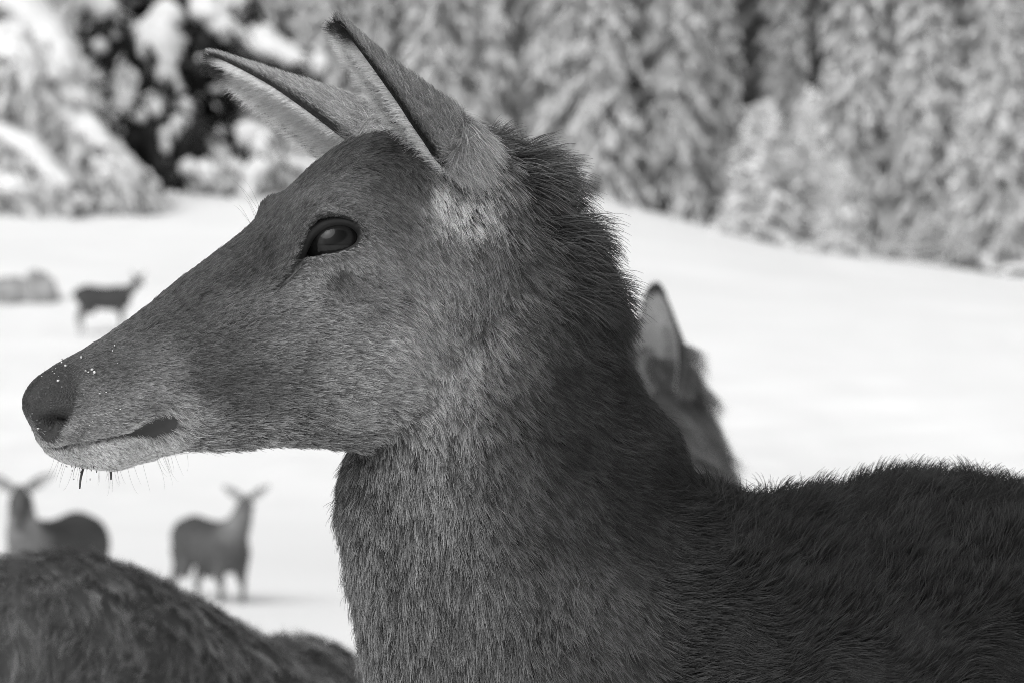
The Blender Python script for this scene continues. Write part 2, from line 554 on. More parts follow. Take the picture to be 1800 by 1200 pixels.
# ------------------------------------------------------------------ grooming map of the coat: px, py, flow x, flow y (down +), length mm, lift, tone (forehead, nose bridge: dark pigment, lowered further to paint out top light)
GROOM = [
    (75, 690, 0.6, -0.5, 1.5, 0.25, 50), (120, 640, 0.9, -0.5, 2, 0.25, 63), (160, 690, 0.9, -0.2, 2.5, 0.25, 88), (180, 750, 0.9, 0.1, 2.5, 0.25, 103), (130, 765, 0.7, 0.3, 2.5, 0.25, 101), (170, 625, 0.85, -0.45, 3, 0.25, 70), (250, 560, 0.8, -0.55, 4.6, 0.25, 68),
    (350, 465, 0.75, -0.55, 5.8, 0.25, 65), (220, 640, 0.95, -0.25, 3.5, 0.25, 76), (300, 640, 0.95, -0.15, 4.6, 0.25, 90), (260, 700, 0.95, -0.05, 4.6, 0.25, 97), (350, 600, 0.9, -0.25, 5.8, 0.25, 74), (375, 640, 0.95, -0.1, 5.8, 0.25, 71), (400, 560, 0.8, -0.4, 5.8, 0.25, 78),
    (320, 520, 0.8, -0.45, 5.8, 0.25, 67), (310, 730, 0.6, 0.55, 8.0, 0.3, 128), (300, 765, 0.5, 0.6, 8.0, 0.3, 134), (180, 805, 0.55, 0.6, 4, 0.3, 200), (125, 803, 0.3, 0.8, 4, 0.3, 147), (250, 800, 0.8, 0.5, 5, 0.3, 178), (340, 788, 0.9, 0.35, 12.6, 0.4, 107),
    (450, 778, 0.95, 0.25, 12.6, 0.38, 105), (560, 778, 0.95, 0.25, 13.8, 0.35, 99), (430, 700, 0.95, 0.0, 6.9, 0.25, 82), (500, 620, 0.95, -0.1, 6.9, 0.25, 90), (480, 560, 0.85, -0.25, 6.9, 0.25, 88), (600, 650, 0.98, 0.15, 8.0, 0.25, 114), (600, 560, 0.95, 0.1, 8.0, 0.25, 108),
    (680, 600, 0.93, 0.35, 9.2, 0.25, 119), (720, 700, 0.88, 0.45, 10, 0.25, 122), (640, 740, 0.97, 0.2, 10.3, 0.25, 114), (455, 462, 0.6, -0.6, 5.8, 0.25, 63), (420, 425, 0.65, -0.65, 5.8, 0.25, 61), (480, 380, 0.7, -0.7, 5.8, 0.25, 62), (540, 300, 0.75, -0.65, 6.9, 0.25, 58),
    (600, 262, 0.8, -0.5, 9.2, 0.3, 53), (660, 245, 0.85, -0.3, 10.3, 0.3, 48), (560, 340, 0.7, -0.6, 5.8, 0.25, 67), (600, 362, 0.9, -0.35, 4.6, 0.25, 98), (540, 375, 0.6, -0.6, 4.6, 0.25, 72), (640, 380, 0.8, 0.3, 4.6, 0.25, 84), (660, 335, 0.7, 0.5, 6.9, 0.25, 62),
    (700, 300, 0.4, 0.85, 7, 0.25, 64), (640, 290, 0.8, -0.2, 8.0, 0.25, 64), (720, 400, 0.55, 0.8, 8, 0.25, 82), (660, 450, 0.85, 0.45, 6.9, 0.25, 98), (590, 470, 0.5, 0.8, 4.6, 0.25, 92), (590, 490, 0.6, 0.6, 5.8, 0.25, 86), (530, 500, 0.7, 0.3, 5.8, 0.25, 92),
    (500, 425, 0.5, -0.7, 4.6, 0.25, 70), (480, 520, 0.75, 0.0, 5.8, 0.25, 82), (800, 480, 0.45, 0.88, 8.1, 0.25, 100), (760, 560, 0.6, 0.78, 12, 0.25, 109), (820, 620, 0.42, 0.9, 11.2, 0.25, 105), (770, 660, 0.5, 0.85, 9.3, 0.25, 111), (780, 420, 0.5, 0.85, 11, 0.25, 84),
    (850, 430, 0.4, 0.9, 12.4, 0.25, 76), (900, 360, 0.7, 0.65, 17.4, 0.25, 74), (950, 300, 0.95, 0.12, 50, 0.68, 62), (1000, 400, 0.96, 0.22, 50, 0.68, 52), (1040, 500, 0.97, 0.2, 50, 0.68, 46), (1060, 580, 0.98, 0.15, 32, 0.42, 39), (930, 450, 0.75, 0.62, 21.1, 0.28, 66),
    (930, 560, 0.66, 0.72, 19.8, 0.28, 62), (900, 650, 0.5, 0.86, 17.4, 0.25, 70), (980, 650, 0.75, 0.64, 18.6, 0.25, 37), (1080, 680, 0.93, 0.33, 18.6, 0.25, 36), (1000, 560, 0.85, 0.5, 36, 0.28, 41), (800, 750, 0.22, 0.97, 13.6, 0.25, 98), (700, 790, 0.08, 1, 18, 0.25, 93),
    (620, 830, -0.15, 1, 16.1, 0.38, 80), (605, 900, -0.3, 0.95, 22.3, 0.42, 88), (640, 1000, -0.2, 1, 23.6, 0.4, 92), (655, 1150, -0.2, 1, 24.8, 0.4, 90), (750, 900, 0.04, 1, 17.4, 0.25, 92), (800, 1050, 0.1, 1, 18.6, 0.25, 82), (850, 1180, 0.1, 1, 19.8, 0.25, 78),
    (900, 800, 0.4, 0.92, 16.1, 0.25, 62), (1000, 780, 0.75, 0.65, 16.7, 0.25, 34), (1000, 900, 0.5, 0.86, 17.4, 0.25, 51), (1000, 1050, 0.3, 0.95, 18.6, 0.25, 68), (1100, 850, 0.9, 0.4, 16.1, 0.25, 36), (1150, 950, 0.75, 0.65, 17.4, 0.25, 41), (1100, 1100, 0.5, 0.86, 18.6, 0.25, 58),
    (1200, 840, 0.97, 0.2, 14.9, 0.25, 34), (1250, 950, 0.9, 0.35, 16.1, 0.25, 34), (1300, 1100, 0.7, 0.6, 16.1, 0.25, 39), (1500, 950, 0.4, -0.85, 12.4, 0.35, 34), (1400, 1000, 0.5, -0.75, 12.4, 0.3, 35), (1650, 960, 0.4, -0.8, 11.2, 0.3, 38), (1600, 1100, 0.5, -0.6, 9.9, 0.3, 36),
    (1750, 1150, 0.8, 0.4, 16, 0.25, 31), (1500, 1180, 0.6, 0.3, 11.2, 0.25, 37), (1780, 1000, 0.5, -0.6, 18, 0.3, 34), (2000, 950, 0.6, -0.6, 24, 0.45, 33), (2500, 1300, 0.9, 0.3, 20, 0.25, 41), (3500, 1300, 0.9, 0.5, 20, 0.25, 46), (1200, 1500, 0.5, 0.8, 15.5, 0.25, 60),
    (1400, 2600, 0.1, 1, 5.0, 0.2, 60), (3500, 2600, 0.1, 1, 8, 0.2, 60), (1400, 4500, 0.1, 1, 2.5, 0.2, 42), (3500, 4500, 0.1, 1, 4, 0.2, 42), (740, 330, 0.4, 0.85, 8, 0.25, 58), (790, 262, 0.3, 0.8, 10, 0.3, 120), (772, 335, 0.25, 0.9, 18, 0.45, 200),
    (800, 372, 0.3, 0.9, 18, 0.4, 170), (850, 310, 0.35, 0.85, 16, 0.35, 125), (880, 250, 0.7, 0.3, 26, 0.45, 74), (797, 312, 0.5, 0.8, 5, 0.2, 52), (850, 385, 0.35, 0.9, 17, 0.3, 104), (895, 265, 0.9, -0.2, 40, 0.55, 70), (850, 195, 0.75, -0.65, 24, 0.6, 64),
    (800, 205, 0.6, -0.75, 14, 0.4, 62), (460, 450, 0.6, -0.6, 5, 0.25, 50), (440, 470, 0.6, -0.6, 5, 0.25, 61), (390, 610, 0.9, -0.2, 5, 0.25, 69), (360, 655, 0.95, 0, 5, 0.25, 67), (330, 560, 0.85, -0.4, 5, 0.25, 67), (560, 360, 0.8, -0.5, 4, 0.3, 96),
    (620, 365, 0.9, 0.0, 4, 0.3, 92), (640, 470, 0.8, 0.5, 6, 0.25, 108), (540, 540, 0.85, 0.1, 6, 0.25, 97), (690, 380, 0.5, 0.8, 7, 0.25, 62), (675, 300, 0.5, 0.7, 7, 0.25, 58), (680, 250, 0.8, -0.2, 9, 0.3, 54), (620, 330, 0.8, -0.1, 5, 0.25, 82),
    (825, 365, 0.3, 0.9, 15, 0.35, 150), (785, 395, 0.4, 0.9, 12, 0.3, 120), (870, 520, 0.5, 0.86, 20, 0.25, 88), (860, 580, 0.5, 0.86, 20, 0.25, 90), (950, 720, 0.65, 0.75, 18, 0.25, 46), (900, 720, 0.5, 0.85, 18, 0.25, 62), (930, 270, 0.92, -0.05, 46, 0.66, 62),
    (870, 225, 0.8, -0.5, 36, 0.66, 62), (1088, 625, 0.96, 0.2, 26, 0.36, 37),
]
for gx in range(1285, 1830, 22):               # bristling ridge of the withers
    gy = float(np.interp(gx, [1285, 1320, 1360, 1440, 1520, 1580, 1640, 1700, 1760, 1830], [898, 918, 928, 918, 900, 890, 890, 896, 906, 914]))
    for dy_, gl, gt in ((0, 39, .86), (14, 36, .74), (34, 30, .55)):
        GROOM.append((gx, gy + dy_, float(np.interp(gx, [1285, 1400, 1560, 1830], [.6, .5, .36, .3])), -.85, gl * float(np.interp(gx, [1285, 1330, 1400], [.72, .88, 1])), gt * float(np.interp(gx, [1285, 1330, 1400], [.75, .92, 1])), 29))
g_pos, g_val = [], []
for g in GROOM:
    h = hit(bvh, g[0], g[1])
    p = h[0] if h is not None else P(g[0], g[1], .05)
    g_pos.append((p[0], p[2])); g_val.append(g[2:])
g_pos = np.array(g_pos); g_val = np.array(g_val, float)
def groom(p):
    q = p[:, [0, 2]]
    out = np.zeros((len(q), 5))
    for k in range(0, len(q), 40000):
        d2 = ((q[k:k + 40000, None, :] - g_pos[None]) ** 2).sum(-1)
        w = 1.0 / (d2 + 5.0e-5) ** 1.7
        w /= w.sum(1, keepdims=True)
        out[k:k + 40000] = w @ g_val
    return out
nose_poly3 = np.array([(lambda h: (h[0] if h is not None else HP(*q)))(hit(bvh, *q)) for q in NOSE_POLY])[:, [0, 2]]
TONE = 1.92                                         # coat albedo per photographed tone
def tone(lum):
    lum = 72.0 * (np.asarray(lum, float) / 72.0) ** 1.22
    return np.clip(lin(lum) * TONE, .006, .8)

# skin pigment, darkened under longer hair to paint the shade between tufts
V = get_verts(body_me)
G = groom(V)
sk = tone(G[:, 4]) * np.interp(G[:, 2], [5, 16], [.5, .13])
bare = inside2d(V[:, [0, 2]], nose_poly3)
sk[bare] = tone(46.0)
for flip in (False, True):
    Q = mirror(V) if flip else V
    sd_, par = seg_dist(Q, mouth_pts)
    sk = np.where((sd_ < .0022 + .0075 * np.clip((par - .55) / .3, 0, 1)) & ((Q - H_P0) @ H_LAT < 0), tone(56.0), sk)
    sd_, par = seg_dist(Q, nost_pts)
    sk = np.where(sd_ < .005, tone(26.0), sk)  # nostril hollow: shade of the recess painted darker than the nose skin
    ins = inside2d(eye2d(Q), eye_poly * 1.25)
    sk = np.where(ins & (np.abs((Q - eC) @ eN) < .04), tone(44.0), sk)
    sd_, par = seg_dist(Q, crease_pts)
    sk = np.where(sd_ < .002, tone(38.0), sk)
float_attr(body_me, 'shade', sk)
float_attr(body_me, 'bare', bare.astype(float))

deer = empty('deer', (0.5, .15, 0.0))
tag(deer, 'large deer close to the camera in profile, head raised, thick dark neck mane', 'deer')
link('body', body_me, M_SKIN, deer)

# ------------------------------------------------------------------ eye and lids
M_EYE = mat('eye_dark', 0.004, 0.05, 0.22)
M_IRIS = mat('iris', .02, .05, .24, attr='shade')
M_LID = mat('eyelid_skin', float(tone(36.0)), 0.6, 0.2, bump=(900, .3, .0006))
def sphere(c, r, n=28, m=40):
    th = np.linspace(0.02, math.pi - .02, n); ph = np.linspace(0, 2 * math.pi, m, endpoint=False)
    rings = np.array([[c + r * np.array([math.sin(a) * math.cos(b), math.sin(a) * math.sin(b), math.cos(a)]) for b in ph] for a in th])
    return rings_mesh(rings)
BR = .0205
ball_c = (hit(bvh_of(body_me), 590, 414)[0] * 0 + (eC + e1 * .0025)) - eN * (BR - .0012)
def eye_tones(v):
    rel = (np.asarray(v) - ball_c); rel /= np.linalg.norm(rel, axis=1, keepdims=True)
    look = unit_(eN * 1.0 + e1 * .05)
    x_, y_, z_ = rel @ e1, rel @ e2, rel @ look
    r_ = np.sqrt(x_ ** 2 + y_ ** 2)
    ring = np.clip((.62 - r_) / .10, 0, 1)
    t = .007 + ring * (.009 + .002 * np.sin(np.arctan2(y_, x_) * 37))
    pu = np.clip((1.25 - ((x_ / .42) ** 2 + (y_ / .22) ** 2)) / .5, 0, 1)
    t = t * (1 - pu) + .0025 * pu
    return np.where(z_ < 0, .02, t)
def unit_(v): return v / np.linalg.norm(v)
def build_eye(flip):
    fl = (lambda a: mirror(a)) if flip else (lambda a: np.asarray(a))
    v, f = sphere(ball_c, BR, 90, 120)
    eye_me = mesh_from(fl(np.array(v)), f, 'eye'); float_attr(eye_me, 'shade', eye_tones(v))
    eye = link('eye', eye_me, M_IRIS, deer)
    # lid ring: from just over the ball out to the skin
    q = catmull(np.vstack([eye_poly, eye_poly[:1]]), 73)[:-1]
    cen = q.mean(0)
    rows = []
    for sc_, lift in ((.74, 0), (.80, .0010), (.88, .0015), (.96, .0010), (1.03, -.0002), (1.10, -.002), (1.18, -.005)):
        tight = np.clip((.97 - sc_) / .23, 0, 1)                # the opening is narrower than the lids are tall
        qq = cen + (q - cen) * np.array([sc_ + .08 * tight, sc_ - .07 * tight]) - np.array([-.0006, .0013]) * tight
        w = eC + qq[:, :1] * e1 + qq[:, 1:] * e2
        rel = w - ball_c
        inpl = rel - (rel @ eN)[:, None] * eN
        zb = np.sqrt(np.clip(BR ** 2 - (inpl ** 2).sum(1), 0, None))   # height of the ball there
        zs = (rel @ eN)                                                # the skin plane there
        k = np.clip((sc_ - .74) / .30, 0, 1)
        upper = np.clip((qq[:, 1] - cen[1]) / .006, -.2, 1)
        lift = lift + .0024 * upper * math.exp(-((sc_ - .86) / .12) ** 2)
        z = np.maximum(zb * (1 - k) + (zs + .0006) * k, zs - .006) + lift
        if sc_ < .75: z = np.maximum(zb, zs - .006) - .0008
        rows.append(ball_c + inpl + eN * z[:, None])
    rows = np.array(rows)
    n, m = rows.shape[:2]
    F = [(i * m + j, i * m + (j + 1) % m, (i + 1) * m + (j + 1) % m, (i + 1) * m + j) for i in range(n - 1) for j in range(m)]
    link('eyelid', mesh_from(fl(rows.reshape(-1, 3)), F, 'eyelid'), M_LID, eye).matrix_parent_inverse = eye.matrix_world.inverted()
    return eye
build_eye(False)
build_eye(True)

# ------------------------------------------------------------------ ears
def unit(v):
    v = np.asarray(v, float); return v / np.linalg.norm(v)
def ear_shell(base, tip, opening, wmax, bend=0.0, nu=46, nv=33, thick=.0022, fold=2.3):
    L = np.linalg.norm(tip - base); a = unit(tip - base)
    o = unit(opening - a * (np.asarray(opening) @ a)); s = np.cross(a, o)
    U = np.linspace(0, 1, nu); Wv = np.linspace(-1, 1, nv)
    prof = np.interp(U, [0, .1, .25, .5, .7, .85, .94, 1], [.62, .74, .88, .88, .70, .50, .37, .17])
    phi = np.interp(U, [0, .15, .35, .6, 1], [fold, fold * .92, 1.75, 1.35, .9])
    outer = np.zeros((nu, nv, 3)); inner = np.zeros((nu, nv, 3)); nrm = np.zeros((nu, nv, 3))
    for i, u in enumerate(U):
        ph = phi[i]
        r = wmax * prof[i] / (math.sin(ph) if ph < math.pi / 2 else 1.0)
        ang = Wv * ph
        c = base + a * L * u + o * (bend * math.sin(math.pi * u) + r * (1 + math.cos(ph)) / 2)
        d = s[None] * np.sin(ang)[:, None] - o[None] * np.cos(ang)[:, None]
        nrm[i] = d
        edge = np.clip((1 - np.abs(Wv)) * 6, 0.15, 1)[:, None]
        outer[i] = c + d * r
        inner[i] = c + d * (r - thick * edge * (1 if u < .95 else .4))
    V = np.concatenate([outer.reshape(-1, 3), inner.reshape(-1, 3)])
    F = []
    k = nu * nv
    for i in range(nu - 1):
        for j in range(nv - 1):
            q = i * nv + j
            F.append((q, q + 1, q + nv + 1, q + nv)); F.append((k + q, k + q + nv, k + q + nv + 1, k + q + 1))
        for j in (0, nv - 1):
            q = i * nv + j
            F.append((q, q + nv, k + q + nv, k + q) if j == 0 else (q, k + q, k + q + nv, q + nv))
    q0 = (nu - 1) * nv
    for j in range(nv - 1):
        F.append((q0 + j, q0 + j + 1, k + q0 + j + 1, k + q0 + j))
    return dict(V=V, F=F, outer=outer, inner=inner, nrm=nrm, a=a, o=o, s=s, U=U, W=Wv, L=L)

# ------------------------------------------------------------------ fur
def sample_surface(me, n, weight_fn):
    me.calc_loop_triangles()
    T = np.empty(len(me.loop_triangles) * 3, np.int32); me.loop_triangles.foreach_get('vertices', T); T = T.reshape(-1, 3)
    V = get_verts(me); N = get_normals(me)
    A, Bv, C = V[T[:, 0]], V[T[:, 1]], V[T[:, 2]]
    area = np.linalg.norm(np.cross(Bv - A, C - A), axis=1) / 2
    cen = (A + Bv + C) / 3; cn = N[T].mean(1); cn /= np.linalg.norm(cn, axis=1)[:, None] + 1e-9
    w = area * weight_fn(cen, cn)
    idx = rng.choice(len(T), n, p=w / w.sum())
    r1, r2 = np.sqrt(rng.random(n)), rng.random(n)
    b = np.stack([1 - r1, r1 * (1 - r2), r1 * r2], -1)
    p = (V[T[idx]] * b[..., None]).sum(1); nn = (N[T[idx]] * b[..., None]).sum(1)
    nn /= np.linalg.norm(nn, axis=1)[:, None] + 1e-9
    return p, nn

def strands(name, root, nrm, direction, length, lift, shade, radius, parent, npts=6, root_dark=.6, tip_light=1.2, mat_=None, center=None, pull=0.0, kind='stuff', droop=0.0):
    """one curves object; every array is per hair. center: tip of the tuft each hair leans to"""
    n = len(root)
    d = direction - nrm * (direction * nrm).sum(1, keepdims=True)
    d /= np.linalg.norm(d, axis=1, keepdims=True) + 1e-9
    s = np.linspace(0, 1, npts)[None, :, None]
    L = length[:, None, None]; lf = lift[:, None, None]
    along = L * np.sqrt(np.clip(1 - lf ** 2, .05, 1)) * (s ** 1.15)
    up = L * lf * (1.5 * s - .65 * s * s)
    pts = root[:, None] + d[:, None] * along + nrm[:, None] * up
    if center is not None:
        off = (center - root)[:, None] * (pull * s ** 1.4)
        pts = pts + off
    if droop:
        pts = pts + np.array([0, 0, -1.0]) * (droop * L * s ** 2)
    cu = bpy.data.hair_curves.new(name)
    cu.add_curves([npts] * n)
    cu.attributes['position'].data.foreach_set('vector', np.ascontiguousarray(pts, np.float32).ravel())
    rad = np.broadcast_to(radius[:, None] * np.linspace(1, .18, npts)[None] ** .8, (n, npts))
    ra = cu.attributes.get('radius') or cu.attributes.new('radius', 'FLOAT', 'POINT')
    ra.data.foreach_set('value', np.ascontiguousarray(rad, np.float32).ravel())
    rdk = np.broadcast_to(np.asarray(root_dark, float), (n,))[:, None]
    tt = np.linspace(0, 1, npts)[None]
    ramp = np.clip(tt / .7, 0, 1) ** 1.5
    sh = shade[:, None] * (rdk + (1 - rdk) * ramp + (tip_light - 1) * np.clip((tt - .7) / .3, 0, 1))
    sa = cu.attributes.new('shade', 'FLOAT', 'POINT')
    sa.data.foreach_set('value', np.ascontiguousarray(np.clip(sh, 0, .9), np.float32).ravel())
    o = bpy.data.objects.new(name, cu)
    COL.objects.link(o)
    cu.materials.append(mat_ or M_FUR)
    if parent is not None:
        o.parent = parent
        o.matrix_parent_inverse = Matrix.Translation(-Vector(parent.location)) if parent.parent is None else Matrix()
    if kind: o['kind'] = kind
    return o

def jitter_dirs(d, nrm, amount):
    return d + rng.normal(0, 1, d.shape) * amount

DENS = 1.0
def body_weight(c, n):
    to = CAM - c; to /= np.linalg.norm(to, axis=1)[:, None]
    vis = np.where((to * n).sum(1) > -.45, 1.0, .06)
    q = side_px(c)
    fr = np.where((q[:, 0] < 2000) & (q[:, 1] < 1330), 1.0, np.where((q[:, 0] < 2900) & (q[:, 1] < 1900), .35, .06))
    length = groom_len(c)
    return vis * fr * np.maximum(np.clip((11.0 / (length + 3.5)), .34, 1.9), .8 * np.clip((length - 30) / 15, 0, 1))
def side_px(p): return np.stack([900 + p[:, 0] * 2611.0, 600 - (p[:, 2] - 1.3) * 2611.0], -1)
def groom_len(p): return groom(p)[:, 2]

def body_fur(nclump, per, seed):
    c, n = sample_surface(body_me, nclump, body_weight)
    # tufts: hairs spread about a tuft centre in the tangent plane
    g = groom(c)
    Lc = g[:, 2]
    sig = (0.00035 + .000024 * Lc + .00005 * np.clip(Lc - 30, 0, 25))
    root = np.repeat(c, per, 0); nn = np.repeat(n, per, 0); gg = np.repeat(g, per, 0)
    off = rng.normal(0, 1, root.shape) * np.repeat(sig, per)[:, None]
    off -= nn * (off * nn).sum(1, keepdims=True)
    root = root + off
    keep = ~inside2d(root[:, [0, 2]] + rng.normal(0, .0016, (len(root), 2)), nose_poly3)
    for flip in (False, True):
        Q = mirror(root) if flip else root
        close = np.abs((Q - eC) @ eN) < .03
        near_eye = inside2d(eye2d(Q), eye_poly * 1.0) & close
        gg[inside2d(eye2d(Q), eye_poly * 1.45) & close, 2] *= .55
        sd_, par = seg_dist(Q, mouth_pts)
        sd2, _ = seg_dist(Q, crease_pts)
        keep &= ~near_eye & ~((sd_ + rng.normal(0, .0009, len(root)) < .0016 + .0066 * np.clip((par - .55) / .3, 0, 1)) & ((Q - H_P0) @ H_LAT < 0)) & ~(sd2 < .0022)
    cen = np.repeat(c, per, 0)
    ci = np.repeat(np.arange(nclump), per)
    # tuft-level and hair-level variation
    cw = np.clip((Lc - 4) / 12, 0, 1)
    nz1 = hash_noise(c * 70, 11); nz2 = hash_noise(c * 140, 12); nz3 = hash_noise(c * 22, 13)
    d0 = np.stack([g[:, 0], np.zeros(nclump), -g[:, 1]], -1)
    d0 /= np.linalg.norm(d0, axis=1, keepdims=True) + 1e-9
    # partings along the lie of the longer coat, their shade painted into the hair tone
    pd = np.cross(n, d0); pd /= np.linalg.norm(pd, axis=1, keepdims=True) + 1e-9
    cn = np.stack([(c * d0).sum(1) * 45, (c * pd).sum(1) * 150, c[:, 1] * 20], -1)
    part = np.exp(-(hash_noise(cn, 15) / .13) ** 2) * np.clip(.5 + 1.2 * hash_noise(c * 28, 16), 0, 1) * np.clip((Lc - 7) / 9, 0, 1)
    ang = nz1 * .22 + nz2 * .14 + rng.normal(0, .17, nclump)
    ca, sa_ = np.cos(ang), np.sin(ang)
    d0 = np.stack([d0[:, 0] * ca - d0[:, 2] * sa_, d0[:, 1], d0[:, 0] * sa_ + d0[:, 2] * ca], -1)
    d = np.repeat(d0, per, 0) + rng.normal(0, .10, root.shape)
    length = np.where((gg[:, 2] > 12) & (gg[:, 2] < 34), gg[:, 2] * .82, gg[:, 2]) * .001 * rng.uniform(.55, 1.15, len(root)) * np.repeat(1 + .18 * nz2, per)
    partr = np.repeat(part, per)
    length = length * (1 - .35 * partr)
    lift = np.clip(gg[:, 3] * rng.uniform(.7, 1.25, len(root)) * np.repeat(np.clip(1 + .4 * nz1 + rng.normal(0, .3, nclump), .3, 2) * (.62 + .38 * cw), per), .05, .95)
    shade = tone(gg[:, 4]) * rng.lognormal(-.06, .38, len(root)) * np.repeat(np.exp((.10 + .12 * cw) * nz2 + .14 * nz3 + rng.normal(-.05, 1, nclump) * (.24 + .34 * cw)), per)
    rad = (.00012 + .0000045 * np.minimum(gg[:, 2], 26)) * rng.uniform(.8, 1.2, len(root))
    for flip in (False, True):
        sd2, _ = seg_dist(mirror(root) if flip else root, crease_pts)
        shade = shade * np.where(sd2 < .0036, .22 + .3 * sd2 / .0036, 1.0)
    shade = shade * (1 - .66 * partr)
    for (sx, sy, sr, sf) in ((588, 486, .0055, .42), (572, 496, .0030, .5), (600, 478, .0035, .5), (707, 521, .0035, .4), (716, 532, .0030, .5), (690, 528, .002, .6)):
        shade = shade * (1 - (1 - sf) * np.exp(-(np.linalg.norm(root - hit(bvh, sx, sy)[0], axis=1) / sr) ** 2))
    shade = np.minimum(shade, tone(gg[:, 4]) * 1.75)
    k = keep
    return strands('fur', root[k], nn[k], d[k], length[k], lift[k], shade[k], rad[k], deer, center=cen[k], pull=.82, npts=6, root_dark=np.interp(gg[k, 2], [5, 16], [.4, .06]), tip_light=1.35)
nC = 190000
body_fur(nC, 5, 1)

# ear coats
def ear_fur(parent, E, n_out, n_in, out_tone, in_tone, rim_tone, in_len, out_len, rad=.00013, base_in=None):
    nu, nv = E['outer'].shape[:2]
    def pick(n, grid, ulo=0.0, uhi=1.0):
        u = rng.uniform(ulo, uhi, n) * (nu - 1.001); v = rng.uniform(0, 1, n) * (nv - 1.001)
        i, j = u.astype(int), v.astype(int); fu, fv = (u - i)[:, None], (v - j)[:, None]
        def g(A): return A[i, j] * (1 - fu) * (1 - fv) + A[i + 1, j] * fu * (1 - fv) + A[i, j + 1] * (1 - fu) * fv + A[i + 1, j + 1] * fu * fv
        return g(grid), g(E['nrm']), u / (nu - 1), v / (nv - 1) * 2 - 1, g(np.gradient(grid, axis=0)), g(np.gradient(grid, axis=1))
    p, n, u, v, du, dv = pick(n_out, E['outer'])
    du /= np.linalg.norm(du, axis=1, keepdims=True) + 1e-9
    d = du + rng.normal(0, .25, p.shape)
    low = np.clip((.24 - u) / .12, 0, 1)[:, None]
    d = d * (1 - low) + (-du * .6 + np.array([.35, 0, -.55]) + rng.normal(0, .25, p.shape)) * low
    rim = np.clip((np.abs(v) - .80) / .12, 0, 1)
    pale = np.clip((.26 - u) / .14, 0, 1)
    t = tone(out_tone) * (1 - rim) + tone(rim_tone) * rim
    t = t * (1 - pale) + tone(base_in or out_tone) * pale
    t = t * np.exp(.22 * hash_noise(p * 160, 21) + rng.normal(0, .38, n_out))
    L = out_len * rng.uniform(.6, 1.2, n_out) * (1 + 1.6 * pale) * (1 - .35 * rim)
    strands('ear_fur', p, n, d, L, np.clip(.3 * rng.uniform(.5, 1.5, n_out), .05, .9), t, np.full(n_out, rad), parent, npts=5)
    p, n, u, v, du, dv = pick(n_in, E['inner'], .02, .97)
    du /= np.linalg.norm(du, axis=1, keepdims=True) + 1e-9; dv /= np.linalg.norm(dv, axis=1, keepdims=True) + 1e-9
    d = du * .75 + dv * np.sign(v)[:, None] * .5 * (np.abs(v) > .25)[:, None] + E['o'] * .25 + rng.normal(0, .22, p.shape)
    edge = np.clip((np.abs(v) - .86) / .1, 0, 1)
    tipd = np.clip((u - .86) / .08, 0, 1)
    t = (tone(in_tone) * (1 - tipd) + tone(rim_tone * 1.4) * tipd) * (1 - .45 * np.exp(-(v / .3) ** 2) * (u < .6)) * np.exp(rng.normal(0, .18, n_in) + .12 * hash_noise(p * 140, 22))
    L = in_len * rng.uniform(.5, 1.2, n_in) * (1 - .5 * edge) * np.clip(1.25 - u * .6, .5, 1.2)
    strands('ear_lining', p, -n, d, L, np.clip(.38 * rng.uniform(.5, 1.6, n_in), .05, .9), t, np.full(n_in, rad * .95), parent, npts=6, root_dark=.85, tip_light=1.05)

def make_ear(base, tip, opening, wmax, bend, parent, tones=(110., 172., 30.), n=(20000, 15000), lens=(.008, .016), rad=.00014, base_in=118., local=False):
    E = ear_shell(base, tip, opening, wmax, bend)
    me = mesh_from(E['V'], E['F'], 'ear')
    nu, nv = E['outer'].shape[:2]
    v = np.tile(np.abs(np.repeat(E['W'][None], nu, 0)).ravel(), 2)
    k = nu * nv
    sh = np.concatenate([np.full(k, float(tone(tones[0]))), np.full(k, float(tone(tones[1])) * .8)])
    uu = np.tile(np.repeat(E['U'], nv), 2)
    sh = np.where((v > .93) | (uu > .93), float(tone(tones[2])), sh)
    float_attr(me, 'shade', sh)
    e = link('ear', me, M_SKIN, parent)
    if local: e.matrix_parent_inverse = Matrix()
    if n[0]:
        ear_fur(e, E, int(n[0] * DENS), int(n[1] * DENS), tones[0], tones[1], tones[2], lens[1], lens[0], rad, base_in)
        for c in e.children:
            c.matrix_parent_inverse = e.matrix_parent_inverse.inverted() @ Matrix.Identity(4) if False else Matrix()
    return e, E
nb = P(818, 276, .006)
near_ear, NE = make_ear(nb, P(597, 40, -.085), (-.74, -.16, -.66), .030, .002, deer)
fb = mirror(nb)
far_ear, FE = make_ear(fb, P(372, 104, .165), (-.45, -.42, -.80), .038, .0, deer)
for e in (near_ear, far_ear):                      # ears are built in world coordinates, their coats too
    for c in e.children:
        c.matrix_parent_inverse = Matrix.Translation(-Vector(deer.location)).inverted() @ Matrix.Translation(-Vector(deer.location))

